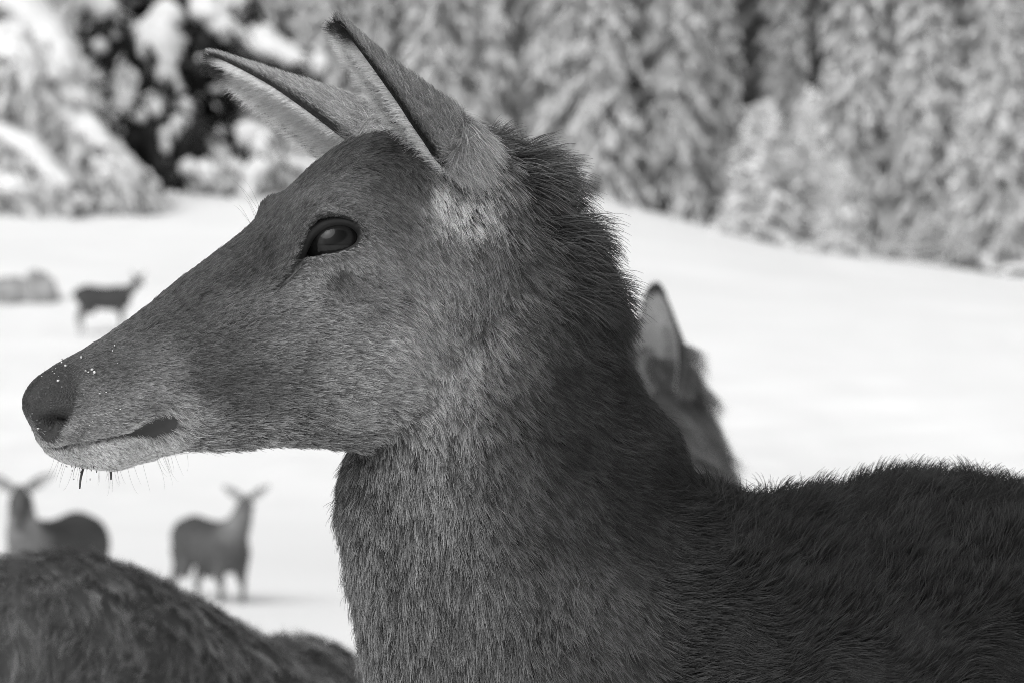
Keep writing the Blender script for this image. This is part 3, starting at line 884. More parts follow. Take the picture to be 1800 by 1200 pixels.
# whiskers under the chin, over the eye and on the lip; lashes
def whiskers():
    rt, nr, dr, ln, rd = [], [], [], [], []
    def add(px, py, dx, dz, L, r, k=1, sx=4, sy=4):
        for _ in range(k):
            h = hit(bvh, px + rng.normal(0, sx), py + rng.normal(0, sy))
            rt.append(h[0]); nr.append(h[1]); dr.append((dx + rng.normal(0, .15), rng.normal(-.1, .2), dz + rng.normal(0, .1)))
            ln.append(L * rng.uniform(.6, 1.2)); rd.append(r)
    add(130, 812, -.2, -1, .018, .00007, 16, 18, 5)
    add(200, 822, .25, -1, .020, .00007, 16, 35, 3)
    add(290, 798, .35, -1, .024, .00007, 10, 14, 3)
    add(130, 770, -.2, -.6, .010, .00007, 10, 25, 10)
    add(440, 380, -.3, 1, .030, .00007, 7, 14, 8)
    add(600, 380, .1, .5, .016, .00007, 5, 10, 3)
    rt, nr, dr = map(np.array, (rt, nr, dr)); ln = np.array(ln)
    # whiskers leave along their own direction rather than the skin
    d = dr / np.linalg.norm(dr, axis=1, keepdims=True)
    strands('whiskers', rt, d, nr + .01, ln, np.full(len(ln), .96), np.full(len(ln), .05), np.array(rd), deer, npts=6, root_dark=1, tip_light=1)
whiskers()

def lashes():
    k = 46
    q = catmull(eye_poly[2:8], k)
    cen = eye_poly.mean(0)
    w = cen + (q - cen) * 1.0
    r = eC + w[:, :1] * e1 + w[:, 1:] * e2 + eN * .0012
    d = eN[None] * .8 - e2[None] * .55 + ((w - cen)[:, :1] * e1) * 22 - e1[None] * .2 + rng.normal(0, .12, (k, 3))
    d /= np.linalg.norm(d, axis=1, keepdims=True)
    side_ = np.repeat(e2[None], k, 0)
    strands('eyelashes', r, d, side_, np.full(k, .011) * rng.uniform(.6, 1.1, k), np.full(k, .93), np.full(k, .02), np.full(k, .00013), deer, npts=5, root_dark=1, tip_light=1)
lashes()

# ------------------------------------------------------------------ the other deer (local frame: facing -x, standing on z = 0)
TORSO = [(.60, .98, .04, .05), (.55, .95, .11, .13), (.42, .90, .175, .215), (.20, .865, .20, .235), (-.05, .845, .205, .24), (-.28, .855, .185, .25), (-.42, .885, .14, .20), (-.50, .91, .09, .11)]
def other_deer(label, loc, yaw, neck, head, ears, voxel, scale=1.0, torso=TORSO, tones=(62, 84, 92, 60), legs=True, ear_n=(0, 0), smooth=5, ear_len=.17, ear_w=.034, name='deer', pitch=0.0):
    """neck: [(x,y,z,r)...] from withers to poll; head: (poll, nose) ; ears: [(base, tip, opening), ...]; tones body, throat, head, back"""
    root = empty(name, loc)
    root.rotation_euler = (0, pitch, yaw)
    root.scale = (scale,) * 3
    parts = [tube([(x, 0, z) for x, z, a, b in torso], [(a, b) for x, z, a, b in torso], n=44, m=28)]
    parts.append(tube([p[:3] for p in neck], [(p[3] * .82, p[3]) for p in neck], n=26, m=24))
    a, b = np.array(head[0], float), np.array(head[1], float)
    ax = unit(b - a)
    hp = [a - ax * .05, a, a + ax * .07, a + ax * .15, a + ax * .24, a + ax * .30, a + ax * .325]
    parts.append(tube(hp, [(.035, .045), (.055, .062), (.062, .072), (.045, .062), (.032, .042), (.028, .034), (.014, .018)], n=26, m=20))
    if legs:
        for y in (-.10, .10):
            parts.append(leg_part(-.34 + y * .3, y, .82, True, -.02))
            parts.append(leg_part(.42 + y * .5, y, .82, False, -.02))
        parts.append(tube([(.57, 0, 1.0), (.63, 0, .95), (.64, 0, .86)], [.025, .025, .01], n=8, m=10))
    me = remesh(parts, voxel, smooth)
    V = get_verts(me)
    bt, tt, ht, kt = [float(tone(t)) for t in tones]
    sh = np.full(len(V), bt)
    top = np.clip((V[:, 2] - .92) / .12, 0, 1)
    sh = sh * (1 - top) + kt * top
    nk = np.array([p[:3] for p in neck])
    dn, par = seg_dist(V, nk)
    wn = np.clip(1 - (dn - .10) / .08, 0, 1)
    front = np.clip(.5 - (V[:, 0] - (nk[0, 0])) / .25, 0, 1)
    sh = sh * (1 - wn * front) + tt * wn * front
    dh, _ = seg_dist(V, np.array([a, b]))
    wh = np.clip(1 - (dh - .07) / .03, 0, 1)
    sh = sh * (1 - wh) + ht * wh
    low = np.clip((.72 - V[:, 2]) / .1, 0, 1) * np.clip((V[:, 2] - .35) / .2, 0, 1)
    sh = sh * (1 + .25 * low)
    float_attr(me, 'shade', sh * (1 + .12 * hash_noise(V * 9, 31)))
    body = link('body', me, M_COAT, root); body.matrix_parent_inverse = Matrix()
    for eb, et, op in ears:
        make_ear(np.array(eb, float), np.array(et, float), np.array(op, float), ear_w, .004, root, n=ear_n, local=True, tones=(70., 128., 36.), rad=.00028, lens=(.008, .011), base_in=72.)
    for q, sgn in ((.11, 1), (.11, -1)):               # eyes
        sidev = unit(np.cross(ax, (0, 0, 1)))
        v, f = sphere(a + ax * q + sidev * sgn * .052 + np.array([0, 0, .022]), .017, 10, 12)
        e = link('eye', mesh_from(v, f, 'eye'), M_EYE, root); e.matrix_parent_inverse = Matrix()
    tag(root, label, 'deer', group='deer out on the snow')
    return root, me

def head_toward(poll, d, spread=.12, tilt=.12):
    """ears for a head at poll looking along d (unit, local): spread out sideways and up"""
    d = unit(d); sidev = unit(np.cross(d, (0, 0, 1)))
    poll = np.array(poll, float)
    out = []
    for sg in (1, -1):
        b = poll + sidev * sg * .045 + np.array([0, 0, .03])
        t = b + sidev * sg * spread + np.array([0, 0, tilt]) + d * .01
        out.append((b, t, d * .9 + np.array([0, 0, .1])))
    return out

def local_dir(world_dir, yaw):
    c, s_ = math.cos(-yaw), math.sin(-yaw)
    x, y, z = world_dir
    return np.array([x * c - y * s_, x * s_ + y * c, z])

def face_yaw(dx, dy):
    """yaw that turns local -x towards world (dx, dy)"""
    return math.atan2(-dy, -dx)

# a hind 28 m off, shin deep, standing three quarter, looking at the camera
SLIM = [(.60, .99, .05, .06), (.55, .96, .13, .14), (.42, .90, .19, .225), (.20, .86, .20, .235), (-.05, .84, .205, .24), (-.28, .85, .185, .25), (-.42, .88, .14, .20), (-.50, .91, .09, .11)]
D = 26.0
x0 = (374 - 900) / FP * D; y0 = D + CAM[1]
yaw = face_yaw(.60, -.80)
cdir = local_dir((0.18, -1, -.10), yaw)
poll = np.array([-.60, .00, 1.29])
other_deer('deer standing in the snow looking at the camera, whole body and legs visible', (x0, y0, -1.38), yaw,
           [(-.28, 0, .92, .19), (-.42, 0, 1.01, .150), (-.53, 0, 1.15, .112), (-.59, 0, 1.28, .085)],
           (poll, poll + unit(cdir + np.array([0, 0, -.75])) * .3), head_toward(poll, cdir, .17, .11), .013, torso=SLIM, tones=(62, 88, 70, 54), scale=.97, ear_w=.045)

# the hind at the left edge, 18 m off
D = 18.0
x0 = (78 - 900) / FP * D; y0 = D + CAM[1]
yaw = face_yaw(-.28, -.96)
cdir = local_dir((0.12, -1, -.08), yaw)
poll = np.array([-.50, .0, 1.27])
other_deer('deer cut by the picture edge, pale throat and ears spread, behind the shaggy back', (x0, y0 + .4, -.93), yaw,
           [(-.32, 0, .90, .19), (-.44, 0, 1.00, .140), (-.48, 0, 1.14, .108), (-.49, 0, 1.26, .085)],
           (poll, poll + unit(cdir + np.array([0, 0, -.75])) * .3), head_toward(poll, cdir, .16, .10), .012, torso=SLIM, tones=(60, 100, 62, 52), ear_w=.042)

# the far one, 58 m off
D = 58.0
x0 = (184 - 900) / FP * D; y0 = D + CAM[1]
yaw = face_yaw(.97, .25)
cdir = local_dir((0.5, -.9, 0), yaw)
poll = np.array([-.68, 0, 1.24])
other_deer('small far deer in side view on the slope beyond the muzzle', (x0, y0, gz(x0, y0) - .12), yaw,
           [(-.28, 0, .92, .19), (-.46, 0, .98, .13), (-.59, 0, 1.09, .095), (-.67, 0, 1.23, .075)],
           (poll, poll + unit(cdir + np.array([0, 0, -.5])) * .28), head_toward(poll, cdir), .016, torso=SLIM, tones=(56, 62, 64, 50))

# generic coat for the two nearer ones
def coat(me, root, nclump, per, length, rad, tone_fn, dir_fn, region, lift=.35, sig=.004, pull=.6, var=.4):
    c, n = sample_surface(me, nclump, region)
    root_p = np.repeat(c, per, 0); nn = np.repeat(n, per, 0)
    off = rng.normal(0, sig, root_p.shape); off -= nn * (off * nn).sum(1, keepdims=True)
    d0 = dir_fn(c)
    nz1 = hash_noise(c * 38, 41); nz2 = hash_noise(c * 80, 42)
    d0 = d0 + np.stack([nz1, hash_noise(c * 38, 43), hash_noise(c * 38, 44)], -1) * .55
    d = np.repeat(d0, per, 0) + rng.normal(0, .12, root_p.shape)
    L = length(c) * (1 + .3 * nz2)
    L = np.repeat(L, per) * rng.uniform(.65, 1.1, len(d))
    lf = np.clip(np.repeat(lift * (1 + .6 * nz1), per) * rng.uniform(.7, 1.3, len(d)), .08, .92)
    sh = np.repeat(tone(tone_fn(c)) * np.exp(.28 * nz2 + .2 * nz1 + rng.normal(0, var, nclump)), per) * rng.lognormal(0, .22, len(d))
    o = strands('fur', root_p + off, nn, d, L, lf, sh, np.full(len(d), rad), root, center=root_p, pull=pull, npts=5)
    o.matrix_parent_inverse = Matrix()
    return o

# the shaggy back low at the left: a hind walking away with its head down, 3 m off
yaw = face_yaw(.30, .95)
LLT = [(.58, .93, .05, .06), (.52, .93, .10, .13), (.40, .89, .155, .185), (.20, .82, .18, .20), (-.05, .74, .20, .20), (-.28, .675, .19, .225), (-.42, .66, .15, .18), (-.50, .71, .09, .11)]
dwn = np.array([-.98, 0, .52])
ll_root, ll_me = other_deer('shaggy back of a deer walking away, head hidden, cut by the lower edge', (-.40, 1.62, -.004), yaw,
           [(-.32, 0, .75, .16), (-.50, 0, .72, .13), (-.70, 0, .62, .10), (-.92, 0, .54, .075)],
           (dwn, dwn + unit((-.55, 0, -.8)) * .3), head_toward(dwn, (-.55, 0, -.8), .13, .04), .010, torso=LLT, tones=(60, 66, 70, 56))
coat(ll_me, ll_root, 13000, 8, lambda c: .028 + 0 * c[:, 0], .00026, lambda c: 88 + 0 * c[:, 0],
     lambda c: np.stack([.75 + 0 * c[:, 0], np.sign(c[:, 1]) * .25, -.35 + 0 * c[:, 0]], -1), lambda c, n: np.where((c[:, 2] > .55), 1.0, .1), lift=.36, sig=.0045, var=.25)

# the one behind the mane: head to the left, only its ear, nape and mane show; 5 m off
D = 5.0
def L5(px, py, dy=0.0):
    return np.array([(px - 900) / FP * D - .62, dy, CAM[2] - (py - 600) / FP * D + .16])
nk = [(-.30, 0, .88, .15), L5(1166, 820).tolist() + [.104], L5(1157, 740).tolist() + [.087], L5(1150, 668).tolist() + [.070], L5(1136, 626).tolist() + [.056]]
nk = [nk[0], tuple(nk[1]), tuple(nk[2]), tuple(nk[3]), tuple(nk[4])]
po = L5(1130, 625)
eb = L5(1180, 690, -.065)
second_root, second_me = other_deer('deer half hidden behind the dark neck, its upright ear and ruffled nape showing', (.62, D + CAM[1], -.16), 0.0,
           nk, (po, po + unit((-.85, 0, -.45)) * .3), [(eb, L5(1147, 503, -.09), (-.62, -.78, .0)), (L5(1130, 650, .06), L5(1075, 560, .16), (-.5, -.6, 0))], .008,
           tones=(52, 50, 50, 46), ear_n=(6000, 6000), ear_w=.052)
coat(second_me, second_root, 2600, 30, lambda c: np.where(c[:, 0] < L5(1165, 0)[0], .028, np.where(c[:, 0] < -.2, .062, .03)), .00032, lambda c: 74 + 0 * c[:, 0],
     lambda c: np.stack([.75 + 0 * c[:, 0], 0 * c[:, 0], -.75 + 0 * c[:, 0]], -1), lambda c, n: np.where((c[:, 0] < .0) & (c[:, 2] > .8), 1.0, .15), lift=.40, sig=.008, pull=.85, var=.38)

# ------------------------------------------------------------------ snow-laden trees
M_BARK = mat('bark', .06, .9, .1, noise=(6, .03, .08))
M_NEEDLE = mat('needles_dark', .025, .8, .15, noise=(3, .015, .04))
M_FROST = mat('needles_frosted', .50, .85, .1, noise=(.4, .54, .64))
M_PALE = mat('needles_rimed', .7, .85, .1, noise=(1.2, .76, .88))
M_LOAD = mat('tree_snow', .80, .8, .15, noise=(2.5, .72, .86), bump=(14, .4, .06))
M_RIME = mat('tree_rime', .74, .8, .12, noise=(1.6, .56, .64))

ICO = None
def ico():
    global ICO
    if ICO is None:
        bm = bmesh.new(); bmesh.ops.create_icosphere(bm, subdivisions=1, radius=1.0)
        bm.verts.ensure_lookup_table()
        V = np.array([v.co[:] for v in bm.verts]); F = np.array([[v.index for v in f.verts] for f in bm.faces]); bm.free()
        ICO = (V, F)
    return ICO

def lumps(cent, size, r):
    """many small irregular snow lumps as one mesh; cent (n,3), size (n,3)"""
    V0, F0 = ico()
    n = len(cent)
    J = r.uniform(.72, 1.25, (n, len(V0), 1))
    ang = r.uniform(0, 6.28, n); c, s_ = np.cos(ang), np.sin(ang)
    P_ = V0[None] * J * size[:, None]
    X = P_[..., 0] * c[:, None] - P_[..., 1] * s_[:, None]; Y = P_[..., 0] * s_[:, None] + P_[..., 1] * c[:, None]
    V = np.stack([X, Y, P_[..., 2]], -1) + cent[:, None]
    F = F0[None] + (np.arange(n) * len(V0))[:, None, None]
    return V.reshape(-1, 3), F.reshape(-1, 3)

def sprays(base, d, L, w, r, droop=.5):
    """needle sprays: narrow folded leaf shapes, two bent faces each side of a rib"""
    n = len(base)
    d = d / (np.linalg.norm(d, axis=1, keepdims=True) + 1e-9)
    sdv = np.cross(d, np.array([0, 0, 1.0])); sdv /= np.linalg.norm(sdv, axis=1, keepdims=True) + 1e-9
    rot = r.uniform(-.9, .9, n)[:, None]
    sdv = sdv * np.cos(rot) + np.cross(d, sdv) * np.sin(rot)
    L = L[:, None]; w = w[:, None]
    down = np.array([0, 0, -1.0])
    a = base; b = base + d * L * .55 + sdv * w - down * -.0 + down * (L * droop * .25); c = base + d * L + down * (L * droop); e = base + d * L * .55 - sdv * w + down * (L * droop * .25)
    m = base + d * L * .5 + down * (L * droop * .12) + np.array([0, 0, .25]) * w
    V = np.stack([a, b, c, e, m], 1)
    F = np.array([[0, 1, 4], [1, 2, 4], [2, 3, 4], [3, 0, 4]])[None] + (np.arange(n) * 5)[:, None, None]
    return V.reshape(-1, 3), F.reshape(-1, 3)

def np_mesh(V, F, name, smooth=True):
    me = bpy.data.meshes.new(name)
    F = np.asarray(F, np.int32); n = len(F)
    me.vertices.add(len(V)); me.vertices.foreach_set('co', np.ascontiguousarray(V, np.float32).ravel())
    me.loops.add(n * 3); me.loops.foreach_set('vertex_index', F.ravel())
    me.polygons.add(n); me.polygons.foreach_set('loop_start', np.arange(0, n * 3, 3, dtype=np.int32))
    me.update(calc_edges=True); me.validate()
    me.polygons.foreach_set('use_smooth', np.full(n, smooth))
    return me

def spruce_meshes(seed, H, Rmax, step=.42, nb=7, lump=.22, snow_share=.7, spray_len=.5, low=.05, droop=.45, hang=.25, fans=3):
    """trunk, crown and snow meshes of one spruce, base at the origin"""
    r = np.random.default_rng(seed)
    tv, tf = tube([(0, 0, -.4), (.05, 0, H * .3), (-.04, .04, H * .7), (0, 0, H)], [H * .013 + .05, H * .010 + .03, H * .006 + .02, .015], n=10, m=9, up=(1, 0, 0))
    trunk = mesh_from(tv, tf, 'trunk')
    sb, sd_, sl, sw, lc, ls = [], [], [], [], [], []
    h = H * low
    while h < H * .985:
        f = 1 - h / H
        Rb = Rmax * (f ** .78) * r.uniform(.8, 1.1) + .15
        k = max(4, int(nb * (.5 + .6 * f)))
        a0 = r.uniform(0, 6.28)
        for j in range(k):
            a = a0 + j * 6.283 / k + r.normal(0, .22)
            Lb = Rb * r.uniform(.7, 1.15)
            out = np.array([math.cos(a), math.sin(a), 0])
            dr = droop * r.uniform(.7, 1.4)
            ns = max(3, int(Lb / .24))
            t = (np.arange(ns) + r.uniform(.2, .9, ns)) / ns
            pts = np.array([0, 0, h]) + out[None] * (Lb * t)[:, None] + np.array([0, 0, 1.0])[None] * (.10 * Lb * t - dr * Lb * t ** 2)[:, None]
            for q in range(fans):
                sdn = np.cross(out, (0, 0, 1)) * r.uniform(-1.1, 1.1, (ns, 1))
                sb.append(pts + r.normal(0, .05, pts.shape)); sd_.append(out[None] * .6 + sdn + np.array([0, 0, -hang]) + r.normal(0, .15, pts.shape))
                sl.append(spray_len * r.uniform(.5, 1.1, ns) * (.55 + .45 * f)); sw.append(spray_len * .2 * r.uniform(.7, 1.3, ns))
            m = r.random(ns) < snow_share
            if m.any():
                c = pts[m] + np.array([0, 0, .09]) + r.normal(0, .06, (m.sum(), 3))
                lc.append(c)
                sz = lump * r.uniform(.5, 1.3, (m.sum(), 1)) * (.6 + .4 * f)
                ls.append(sz * np.array([[1.15, .95, .55]]) * r.uniform(.8, 1.2, (m.sum(), 3)))
        h += step * r.uniform(.75, 1.2) * (.75 + .35 * f)
    V, F = sprays(np.vstack(sb), np.vstack(sd_), np.concatenate(sl), np.concatenate(sw), r)
    crown = np_mesh(V, F, 'crown')
    V, F = lumps(np.vstack(lc), np.vstack(ls), r)
    snow = np_mesh(V, F, 'snow_load')
    return trunk, crown, snow

def tree(meshes, mats, loc, rz, sc, label, group=None, name='spruce_tree', cat='tree'):
    root = empty(name, loc)
    root.rotation_euler = (0, 0, rz); root.scale = sc
    def child(n, me, m, par):
        o = bpy.data.objects.new(n, me); COL.objects.link(o); o.parent = par
        if not me.materials: me.materials.append(m)
        return o
    child('trunk', meshes[0], mats[0], root)
    cr = child('crown', meshes[1], mats[1], root)
    child('snow_load', meshes[2], mats[2], cr)['kind'] = 'stuff'
    cr['kind'] = 'stuff'
    tag(root, label, cat, group)
    return root

backs = [spruce_meshes(120 + i, 21.0, 1.9 + .2 * i, snow_share=.25, lump=.16, spray_len=.6, droop=.75, hang=.9, fans=4) for i in range(2)]
M_FROST_B = mat('needles_frosted_shaded', .26, .85, .1, noise=(.4, .20, .30))  # back rows: darkened copy, the shade between front trees put into the colour
M_RIME_B = mat('tree_rime_shaded', .4, .8, .1, noise=(1.6, .32, .46))  # rime of the back rows, shade painted in the same way
MB_ = (M_BARK, M_FROST_B, M_RIME_B)
variants = [spruce_meshes(100 + i, 20.0, 1.75 + .25 * (i % 3), snow_share=.35, lump=.17, spray_len=.55, droop=.75, hang=.9, fans=5) for i in range(4)]
MF = (M_BARK, M_FROST, M_RIME)
r = np.random.default_rng(5)
def base_at(px, D):
    x = (px - 900) / FP * D; y = D + CAM[1]
    return x, y, gz(x, y)
k = 0
rows = [(112, 104, .92), (116, 112, 1.0), (124, 88, 1.05), (133, 92, 1.15), (146, 105, 1.3)]
NTH = ['first', 'second', 'third', 'fourth', 'fifth', 'sixth', 'seventh', 'eighth', 'ninth', 'tenth', 'eleventh', 'twelfth']
front = right_n = 0
for ri, (D, gap, sc) in enumerate(rows):
    px = -160 + ri * 37
    while px < 2000:
        p_ = px + r.normal(0, 16); d_ = D + r.uniform(-2, 2)
        if not (ri == 0 and (p_ < 520 or 1240 < p_ < 1560)):
            x, y, z = base_at(p_, d_)
            sz = sc * r.uniform(.85, 1.15)
            lab = 'tall frosted spruce in the blurred forest behind the front row'
            if ri == 0:
                if p_ < 840: lab = ['frosted front row spruce between the two ears', 'frosted front row spruce above the near ear', 'frosted front row spruce just over the poll', 'frosted front row spruce over the mane'][min(front, 3)]
                else:
                    lab = NTH[min(right_n, 11)] + ' frosted front row spruce counted rightwards from the mane'
                    right_n += 1
                front += 1
            tree(variants[k % 4] if ri < 2 else backs[k % 2], MF if ri < 2 else MB_, (x, y, z - .1), r.uniform(0, 6.28), (sz * r.uniform(.85, 1.1),) * 2 + (sz,), lab, 'tall spruces of the forest')
            k += 1
        px += gap * r.uniform(.8, 1.25)

bare = spruce_meshes(140, 22.0, 2.0, snow_share=.3, lump=.2, spray_len=.9, droop=.7, hang=.8, low=.24)
x, y, z = base_at(1768, 114)
tree(bare, (M_BARK, M_FROST, M_RIME), (x, y, z - .1), 1.0, (1.15, 1.15, 1.0), 'spruce with a bare dark lower trunk at the edge of the forest', 'tall spruces of the forest')

# pale rimed young trees at the forest edge
young = [spruce_meshes(200 + i, 6.0, 1.55 + .2 * i, step=.26, nb=8, lump=.2, snow_share=.9, spray_len=.42, low=.03) for i in range(2)]
MP = (M_BARK, M_PALE, M_LOAD)
for px, D, h, w, lab in [(1345, 109, 5.6, 1.5, 'broad pale rimed young spruce at the forest edge, tallest of the pale ones'),
                      (1478, 107, 3.6, 1.0, 'narrow pale rimed young spruce on the snow edge beside the broad one'),
                      (1425, 110, 6.4, .9, 'slim pale rimed spruce between the broad and the narrow young ones'),
                      (1640, 105, 1.9, 1.25, 'low pale rimed bushy spruce near the dark stones'),
                      (1585, 107, 1.5, .9, 'smallest pale rimed spruce left of the low bushy one'),
                      (1715, 112, 8.0, 1.2, 'pale rimed young spruce behind the dark stones')]:
    x, y, z = base_at(px, D)
    tree(young[int(px) % 2], MP, (x, y, z - .1), px * .1, (w, w, h / 6.0), lab, 'pale young trees at the forest edge')

# the big dark spruces with heavy snow pillows at the left
def pillow(p0, p1, r0, r1, rr, sag=.12, n=26, m=18):
    """long lumpy snow load lying along a bough"""
    t = np.linspace(0, 1, 6)[:, None]
    pts = p0 * (1 - t) + p1 * t + np.array([0, 0, 1.0]) * (sag * np.linalg.norm(p1 - p0) * np.sin(math.pi * t)) + rr.normal(0, .06, (6, 3))
    rad = [(a * rr.uniform(.85, 1.2), a * .8 * rr.uniform(.8, 1.15)) for a in np.interp(np.linspace(0, 1, 6), [0, .3, .75, 1], [r0 * .8, r0, (r0 + r1) / 2, r1 * .6])]
    v, f = tube(pts, rad, n=n, m=m)
    v = np.array(v); v = v + hash_noise(v * 2.4, int(rr.integers(1, 999)))[:, None] * .10 * np.array([1, 1, .8]) + hash_noise(v * 6, 5)[:, None] * .03
    F = []
    for q in f:
        F += [(q[0], q[1], q[2]), (q[0], q[2], q[3])] if len(q) == 4 else [q]
    return v, np.array(F), catmull(pts, 24)

def heavy_spruce(px, D, H, Rm, seed, boughs, label, dark=True, rz=0):
    rr = np.random.default_rng(seed)
    x, y, z = base_at(px, D)
    org = np.array([x, y, z - .15])
    tr, cr, sn = spruce_meshes(seed, H, Rm, step=.5, nb=8, lump=.27, snow_share=.16, spray_len=.75, low=.02, droop=.6)
    root = tree((tr, cr, sn), (M_BARK, M_NEEDLE, M_LOAD), org, rz, (1, 1, 1), label)
    crown = [c for c in root.children if c.name.startswith('crown')][0]
    for (a, b, r0, r1, d0, d1, hang) in boughs:
        p0 = P(a[0], a[1], D + d0 + CAM[1]) - org; p1 = P(b[0], b[1], D + d1 + CAM[1]) - org
        if rz:
            c, s_ = math.cos(-rz), math.sin(-rz)
            p0 = np.array([p0[0] * c - p0[1] * s_, p0[0] * s_ + p0[1] * c, p0[2]]); p1 = np.array([p1[0] * c - p1[1] * s_, p1[0] * s_ + p1[1] * c, p1[2]])
        v, f, line = pillow(p0, p1, r0, r1, rr)
        # the bough under the load: needles hanging, with small clumps of snow on them
        ns = 60 + int(140 * hang)
        i = rr.integers(0, 24, ns)
        base = line[i] + rr.normal(0, .22, (ns, 3)) - np.array([0, 0, .18]) - np.array([0, 0, 1.0]) * rr.uniform(0, hang, ns)[:, None]
        sv, sf = sprays(base, rr.normal(0, .5, (ns, 3)) + unit(p1 - p0) * .7, rr.uniform(.4, .9, ns), rr.uniform(.1, .2, ns), rr, .7)
        bo = np_mesh(sv, sf, 'bough')
        o = bpy.data.objects.new('bough', bo); COL.objects.link(o); o.parent = root; bo.materials.append(M_NEEDLE if dark else M_FROST)
        nl = int(6 + 26 * hang)
        i = rr.integers(0, 24, nl)
        c = line[i] + rr.normal(0, .25, (nl, 3)) - np.array([0, 0, 1.0]) * rr.uniform(.1, .1 + hang, nl)[:, None]
        lv, lf = lumps(c, rr.uniform(.10, .27, (nl, 1)) * rr.uniform(.7, 1.3, (nl, 3)) * np.array([[1, 1, 1.25]]), rr)
        V = np.vstack([v, lv]); F = np.vstack([f, lf + len(v)])
        so = np_mesh(V, F, 'snow_load')
        o2 = bpy.data.objects.new('snow_load', so); COL.objects.link(o2); o2.parent = o; so.materials.append(M_LOAD); o['kind'] = 'stuff'; o2['kind'] = 'stuff'
    return root

heavy_spruce(300, 88, 17.0, 3.6, 301, [
    ((250, 40), (318, 165), .75, .35, -2.5, -3.2, .5), ((300, 20), (255, 90), .6, .5, -2.2, -2.6, .3), ((395, 72), (532, 118), .65, .32, -1.5, -2.6, .25),
    ((350, 5), (400, 70), .55, .4, -2, -2.4, .2), ((215, 120), (225, 215), .42, .3, -3, -3.2, .4), ((390, 0), (430, 30), .55, .4, -1.8, -2, .1),
    ((265, 165), (272, 215), .3, .22, -3.2, -3.3, .3), ((318, 185), (330, 205), .3, .25, -3.2, -3.3, .2), ((215, 180), (220, 220), .36, .28, -3.2, -3.3, .2),
    ((430, 225), (475, 280), .42, .3, -2.4, -3, .3), ((330, 310), (385, 345), .5, .35, -3, -3.6, .2), ((300, 245), (320, 270), .28, .22, -3.2, -3.4, .3),
    ((378, 262), (400, 290), .32, .26, -3, -3.2, .3), ((340, 228), (350, 250), .26, .2, -3.2, -3.4, .2), ((160, 0), (200, 45), .5, .35, -2.4, -2.8, .2),
], 'dark spruce loaded with heavy white snow pillows behind the far ear')
heavy_spruce(-60, 82, 15.0, 3.4, 302, [
    ((-20, 150), (235, 300), .62, .36, -.8, -3.0, 1.3), ((60, 195), (190, 268), .52, .42, -2.2, -3.2, 1.0), ((-30, 240), (120, 320), .5, .3, -2.5, -4, .9),
    ((-40, -20), (150, 140), .85, .45, -.5, -2.2, .9), ((90, 60), (125, 165), .55, .35, -2.2, -2.6, .5), ((-20, 60), (60, 130), .6, .4, -2.5, -3.4, .8),
    ((-40, 330), (60, 345), .45, .3, -3.5, -4, .2), ((205, 285), (238, 325), .42, .28, -3.2, -3.3, .2),
], 'spruce with long drooping snow covered boughs reaching in from the upper corner', dark=False)

# low snow-covered shrubs along the foot of the dark spruce
sh_me = None
for i, (px, py, D, sc, lab) in enumerate([(18, 352, 79, 1.2, 'snow covered low shrub under the long boughs, beside the picture edge'), (95, 356, 79, 1.0, 'snow covered low shrub below the end of the long drooping boughs'),
                                         (235, 372, 80, 1.0, 'tufted snow covered shrub at the foot of the dark spruce'), (160, 362, 80, .8, 'small snow covered shrub between two larger ones under the spruces'),
                                         (400, 352, 84, 1.3, 'snow covered shrub beside the dark spruce, just above the hind brow')]):
    rr = np.random.default_rng(400 + i)
    x, y, z = base_at(px, D)
    root = empty('shrub', (x, y, z - .05)); root.scale = (sc,) * 3
    n = 70
    b = rr.normal(0, .45, (n, 3)) * np.array([1, .7, 0]) + np.array([0, 0, .05])
    V_, F_ = sprays(b, rr.normal(0, .35, (n, 3)) + np.array([0, 0, 1.0]), rr.uniform(.4, .8, n), rr.uniform(.04, .09, n), rr, .15)
    o = bpy.data.objects.new('twigs', np_mesh(V_, F_, 'twigs')); COL.objects.link(o); o.parent = root; o.data.materials.append(M_FROST); o['kind'] = 'stuff'
    n = 26
    c = rr.normal(0, .5, (n, 3)) * np.array([1, .6, 0]) + np.array([0, 0, 1.0]) * rr.uniform(.1, .75, n)[:, None]
    V_, F_ = lumps(c, rr.uniform(.10, .26, (n, 1)) * rr.uniform(.8, 1.2, (n, 3)), rr)
    o = bpy.data.objects.new('snow_load', np_mesh(V_, F_, 'snow_load')); COL.objects.link(o); o.parent = root; o.data.materials.append(M_LOAD); o['kind'] = 'stuff'
    tag(root, lab, 'shrub', 'snow covered shrubs')

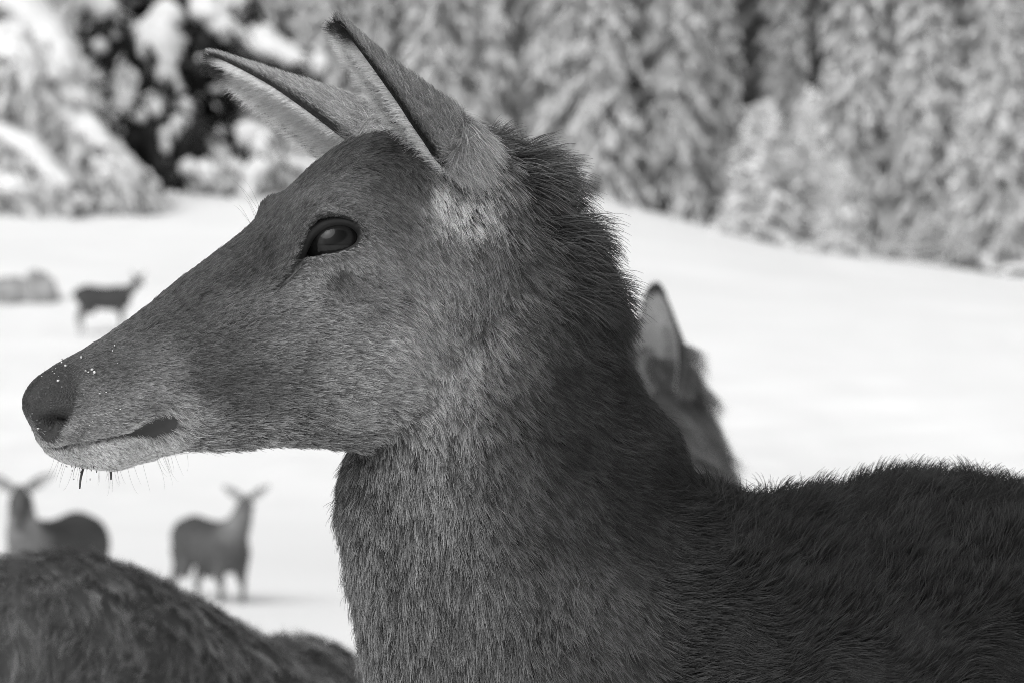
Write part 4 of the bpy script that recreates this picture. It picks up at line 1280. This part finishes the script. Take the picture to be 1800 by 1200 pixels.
# stones
M_STONE = mat('stone', .12, .9, .2, noise=(7, .06, .18), bump=(20, .5, .03))
M_STONE2 = mat('stone_dusted', .3, .9, .2, noise=(3, .2, .42), bump=(20, .5, .03))
def stone(px, D, size, label, m, cap=.0, seed=1):
    x, y, z = base_at(px, D)
    bm = bmesh.new(); bmesh.ops.create_icosphere(bm, subdivisions=4, radius=1)
    V_ = np.array([v.co[:] for v in bm.verts]); F_ = [[v.index for v in f.verts] for f in bm.faces]; bm.free()
    V_ = V_ * (1 + .28 * hash_noise(V_ * 1.3 + seed, seed)[:, None] + .08 * hash_noise(V_ * 4 + seed, seed + 1)[:, None])
    root = empty('boulder', (x, y, z + .12))
    o = bpy.data.objects.new('rock', mesh_from(V_ * np.array(size), F_, 'rock')); COL.objects.link(o); o.parent = root; o.data.materials.append(m)
    if cap:
        C_ = V_ * np.array(size)
        top = V_[:, 2] > .35
        C_ = C_ * 1.0 + np.array([0, 0, 1.0]) * (np.where(top, cap * np.clip((V_[:, 2] - .35) / .25, 0, 1), -.06))[:, None]
        C_[~top] *= .96
        o2 = bpy.data.objects.new('snow_cap', mesh_from(C_, F_, 'snow_cap')); COL.objects.link(o2); o2.parent = root; o2.data.materials.append(M_LOAD)
    tag(root, label, 'boulder', 'stones in the snow')
stone(72, 62, (.40, .35, .62), 'grey snow dusted boulder on the slope left of the far deer', M_STONE2, 0, 3)
stone(14, 62, (.60, .4, .40), 'low grey boulder by the picture edge, beside the taller dusted one', M_STONE2, 0, 5)
stone(1702, 101, (.55, .5, .40), 'small dark stone in the snow before the low pale spruce', M_STONE, 0, 7)
stone(1782, 98, (.70, .5, .34), 'flat dark stone in the snow at the picture edge', M_STONE, .03, 9)

# ------------------------------------------------------------------ crumbs of snow on the muzzle, straws and bits under the chin
def skin_at(px, py):
    h = hit(bvh, px, py); return h
rr = np.random.default_rng(77)
spots = [(112, 632), (108, 640), (100, 648), (96, 655), (92, 660), (106, 668), (114, 680), (150, 655), (160, 652), (165, 655), (198, 618), (205, 612), (172, 692), (150, 699), (162, 746), (158, 742), (210, 756), (175, 728), (186, 690), (208, 715), (62, 738), (66, 746), (58, 728), (70, 752), (78, 664), (84, 655), (120, 645), (140, 635), (205, 640)]
cc, ss = [], []
for q in spots:
    for _ in range(rr.integers(1, 3)):
        h = skin_at(q[0] + rr.normal(0, 3), q[1] + rr.normal(0, 3))
        cc.append(h[0] + h[1] * .0016); ss.append(rr.choice([.00025, .0003, .0004, .0007]) * rr.uniform(.5, 1.5, 3))
V_, F_ = lumps(np.array(cc), np.array(ss), rr)
o = link('snow_crumbs', np_mesh(V_, F_, 'snow_crumbs', False), M_LOAD)
tag(o, 'tiny crumbs of snow sprinkled over the nose and muzzle', 'snow', kind='stuff')
M_STRAW = mat('straw', .07, .8, .2, noise=(300, .04, .12))
for a, b, lab in (((146, 826), (140, 864), 'longer dark straw hanging from the chin, tilted'), ((194, 826), (196, 846), 'short thick dark straw hanging straight down from the chin')):
    pa = skin_at(*a)[0]; pb = pa + (P(*b, 0) - P(*a, 0)) * .97 + np.array([0, -.002, 0])
    mid = (pa + pb) / 2 + rr.normal(0, .0005, 3)
    v, f = tube([pa, mid, pb], [.0008, .00075, .0005], n=8, m=8, up=(0, 1, 0))
    tag(link('straw', mesh_from(v, f, 'straw'), M_STRAW), lab, 'straw', 'straws under the chin')
cc, ss = [], []
for k in range(24):
    q = (rr.uniform(98, 175), 0); h = skin_at(q[0], 818)
    cc.append(h[0] + np.array([0, -.001, -abs(rr.normal(0, .0035))])); ss.append(rr.uniform(.0002, .0006) * rr.uniform(.4, 1.6, 3) * np.array([.8, .8, 1.5]))
V_, F_ = lumps(np.array(cc), np.array(ss), rr)
o = link('hay_crumbs', np_mesh(V_, F_, 'hay_crumbs', False), M_STRAW)
tag(o, 'dark crumbs of hay caught in the chin whiskers', 'hay', kind='stuff')
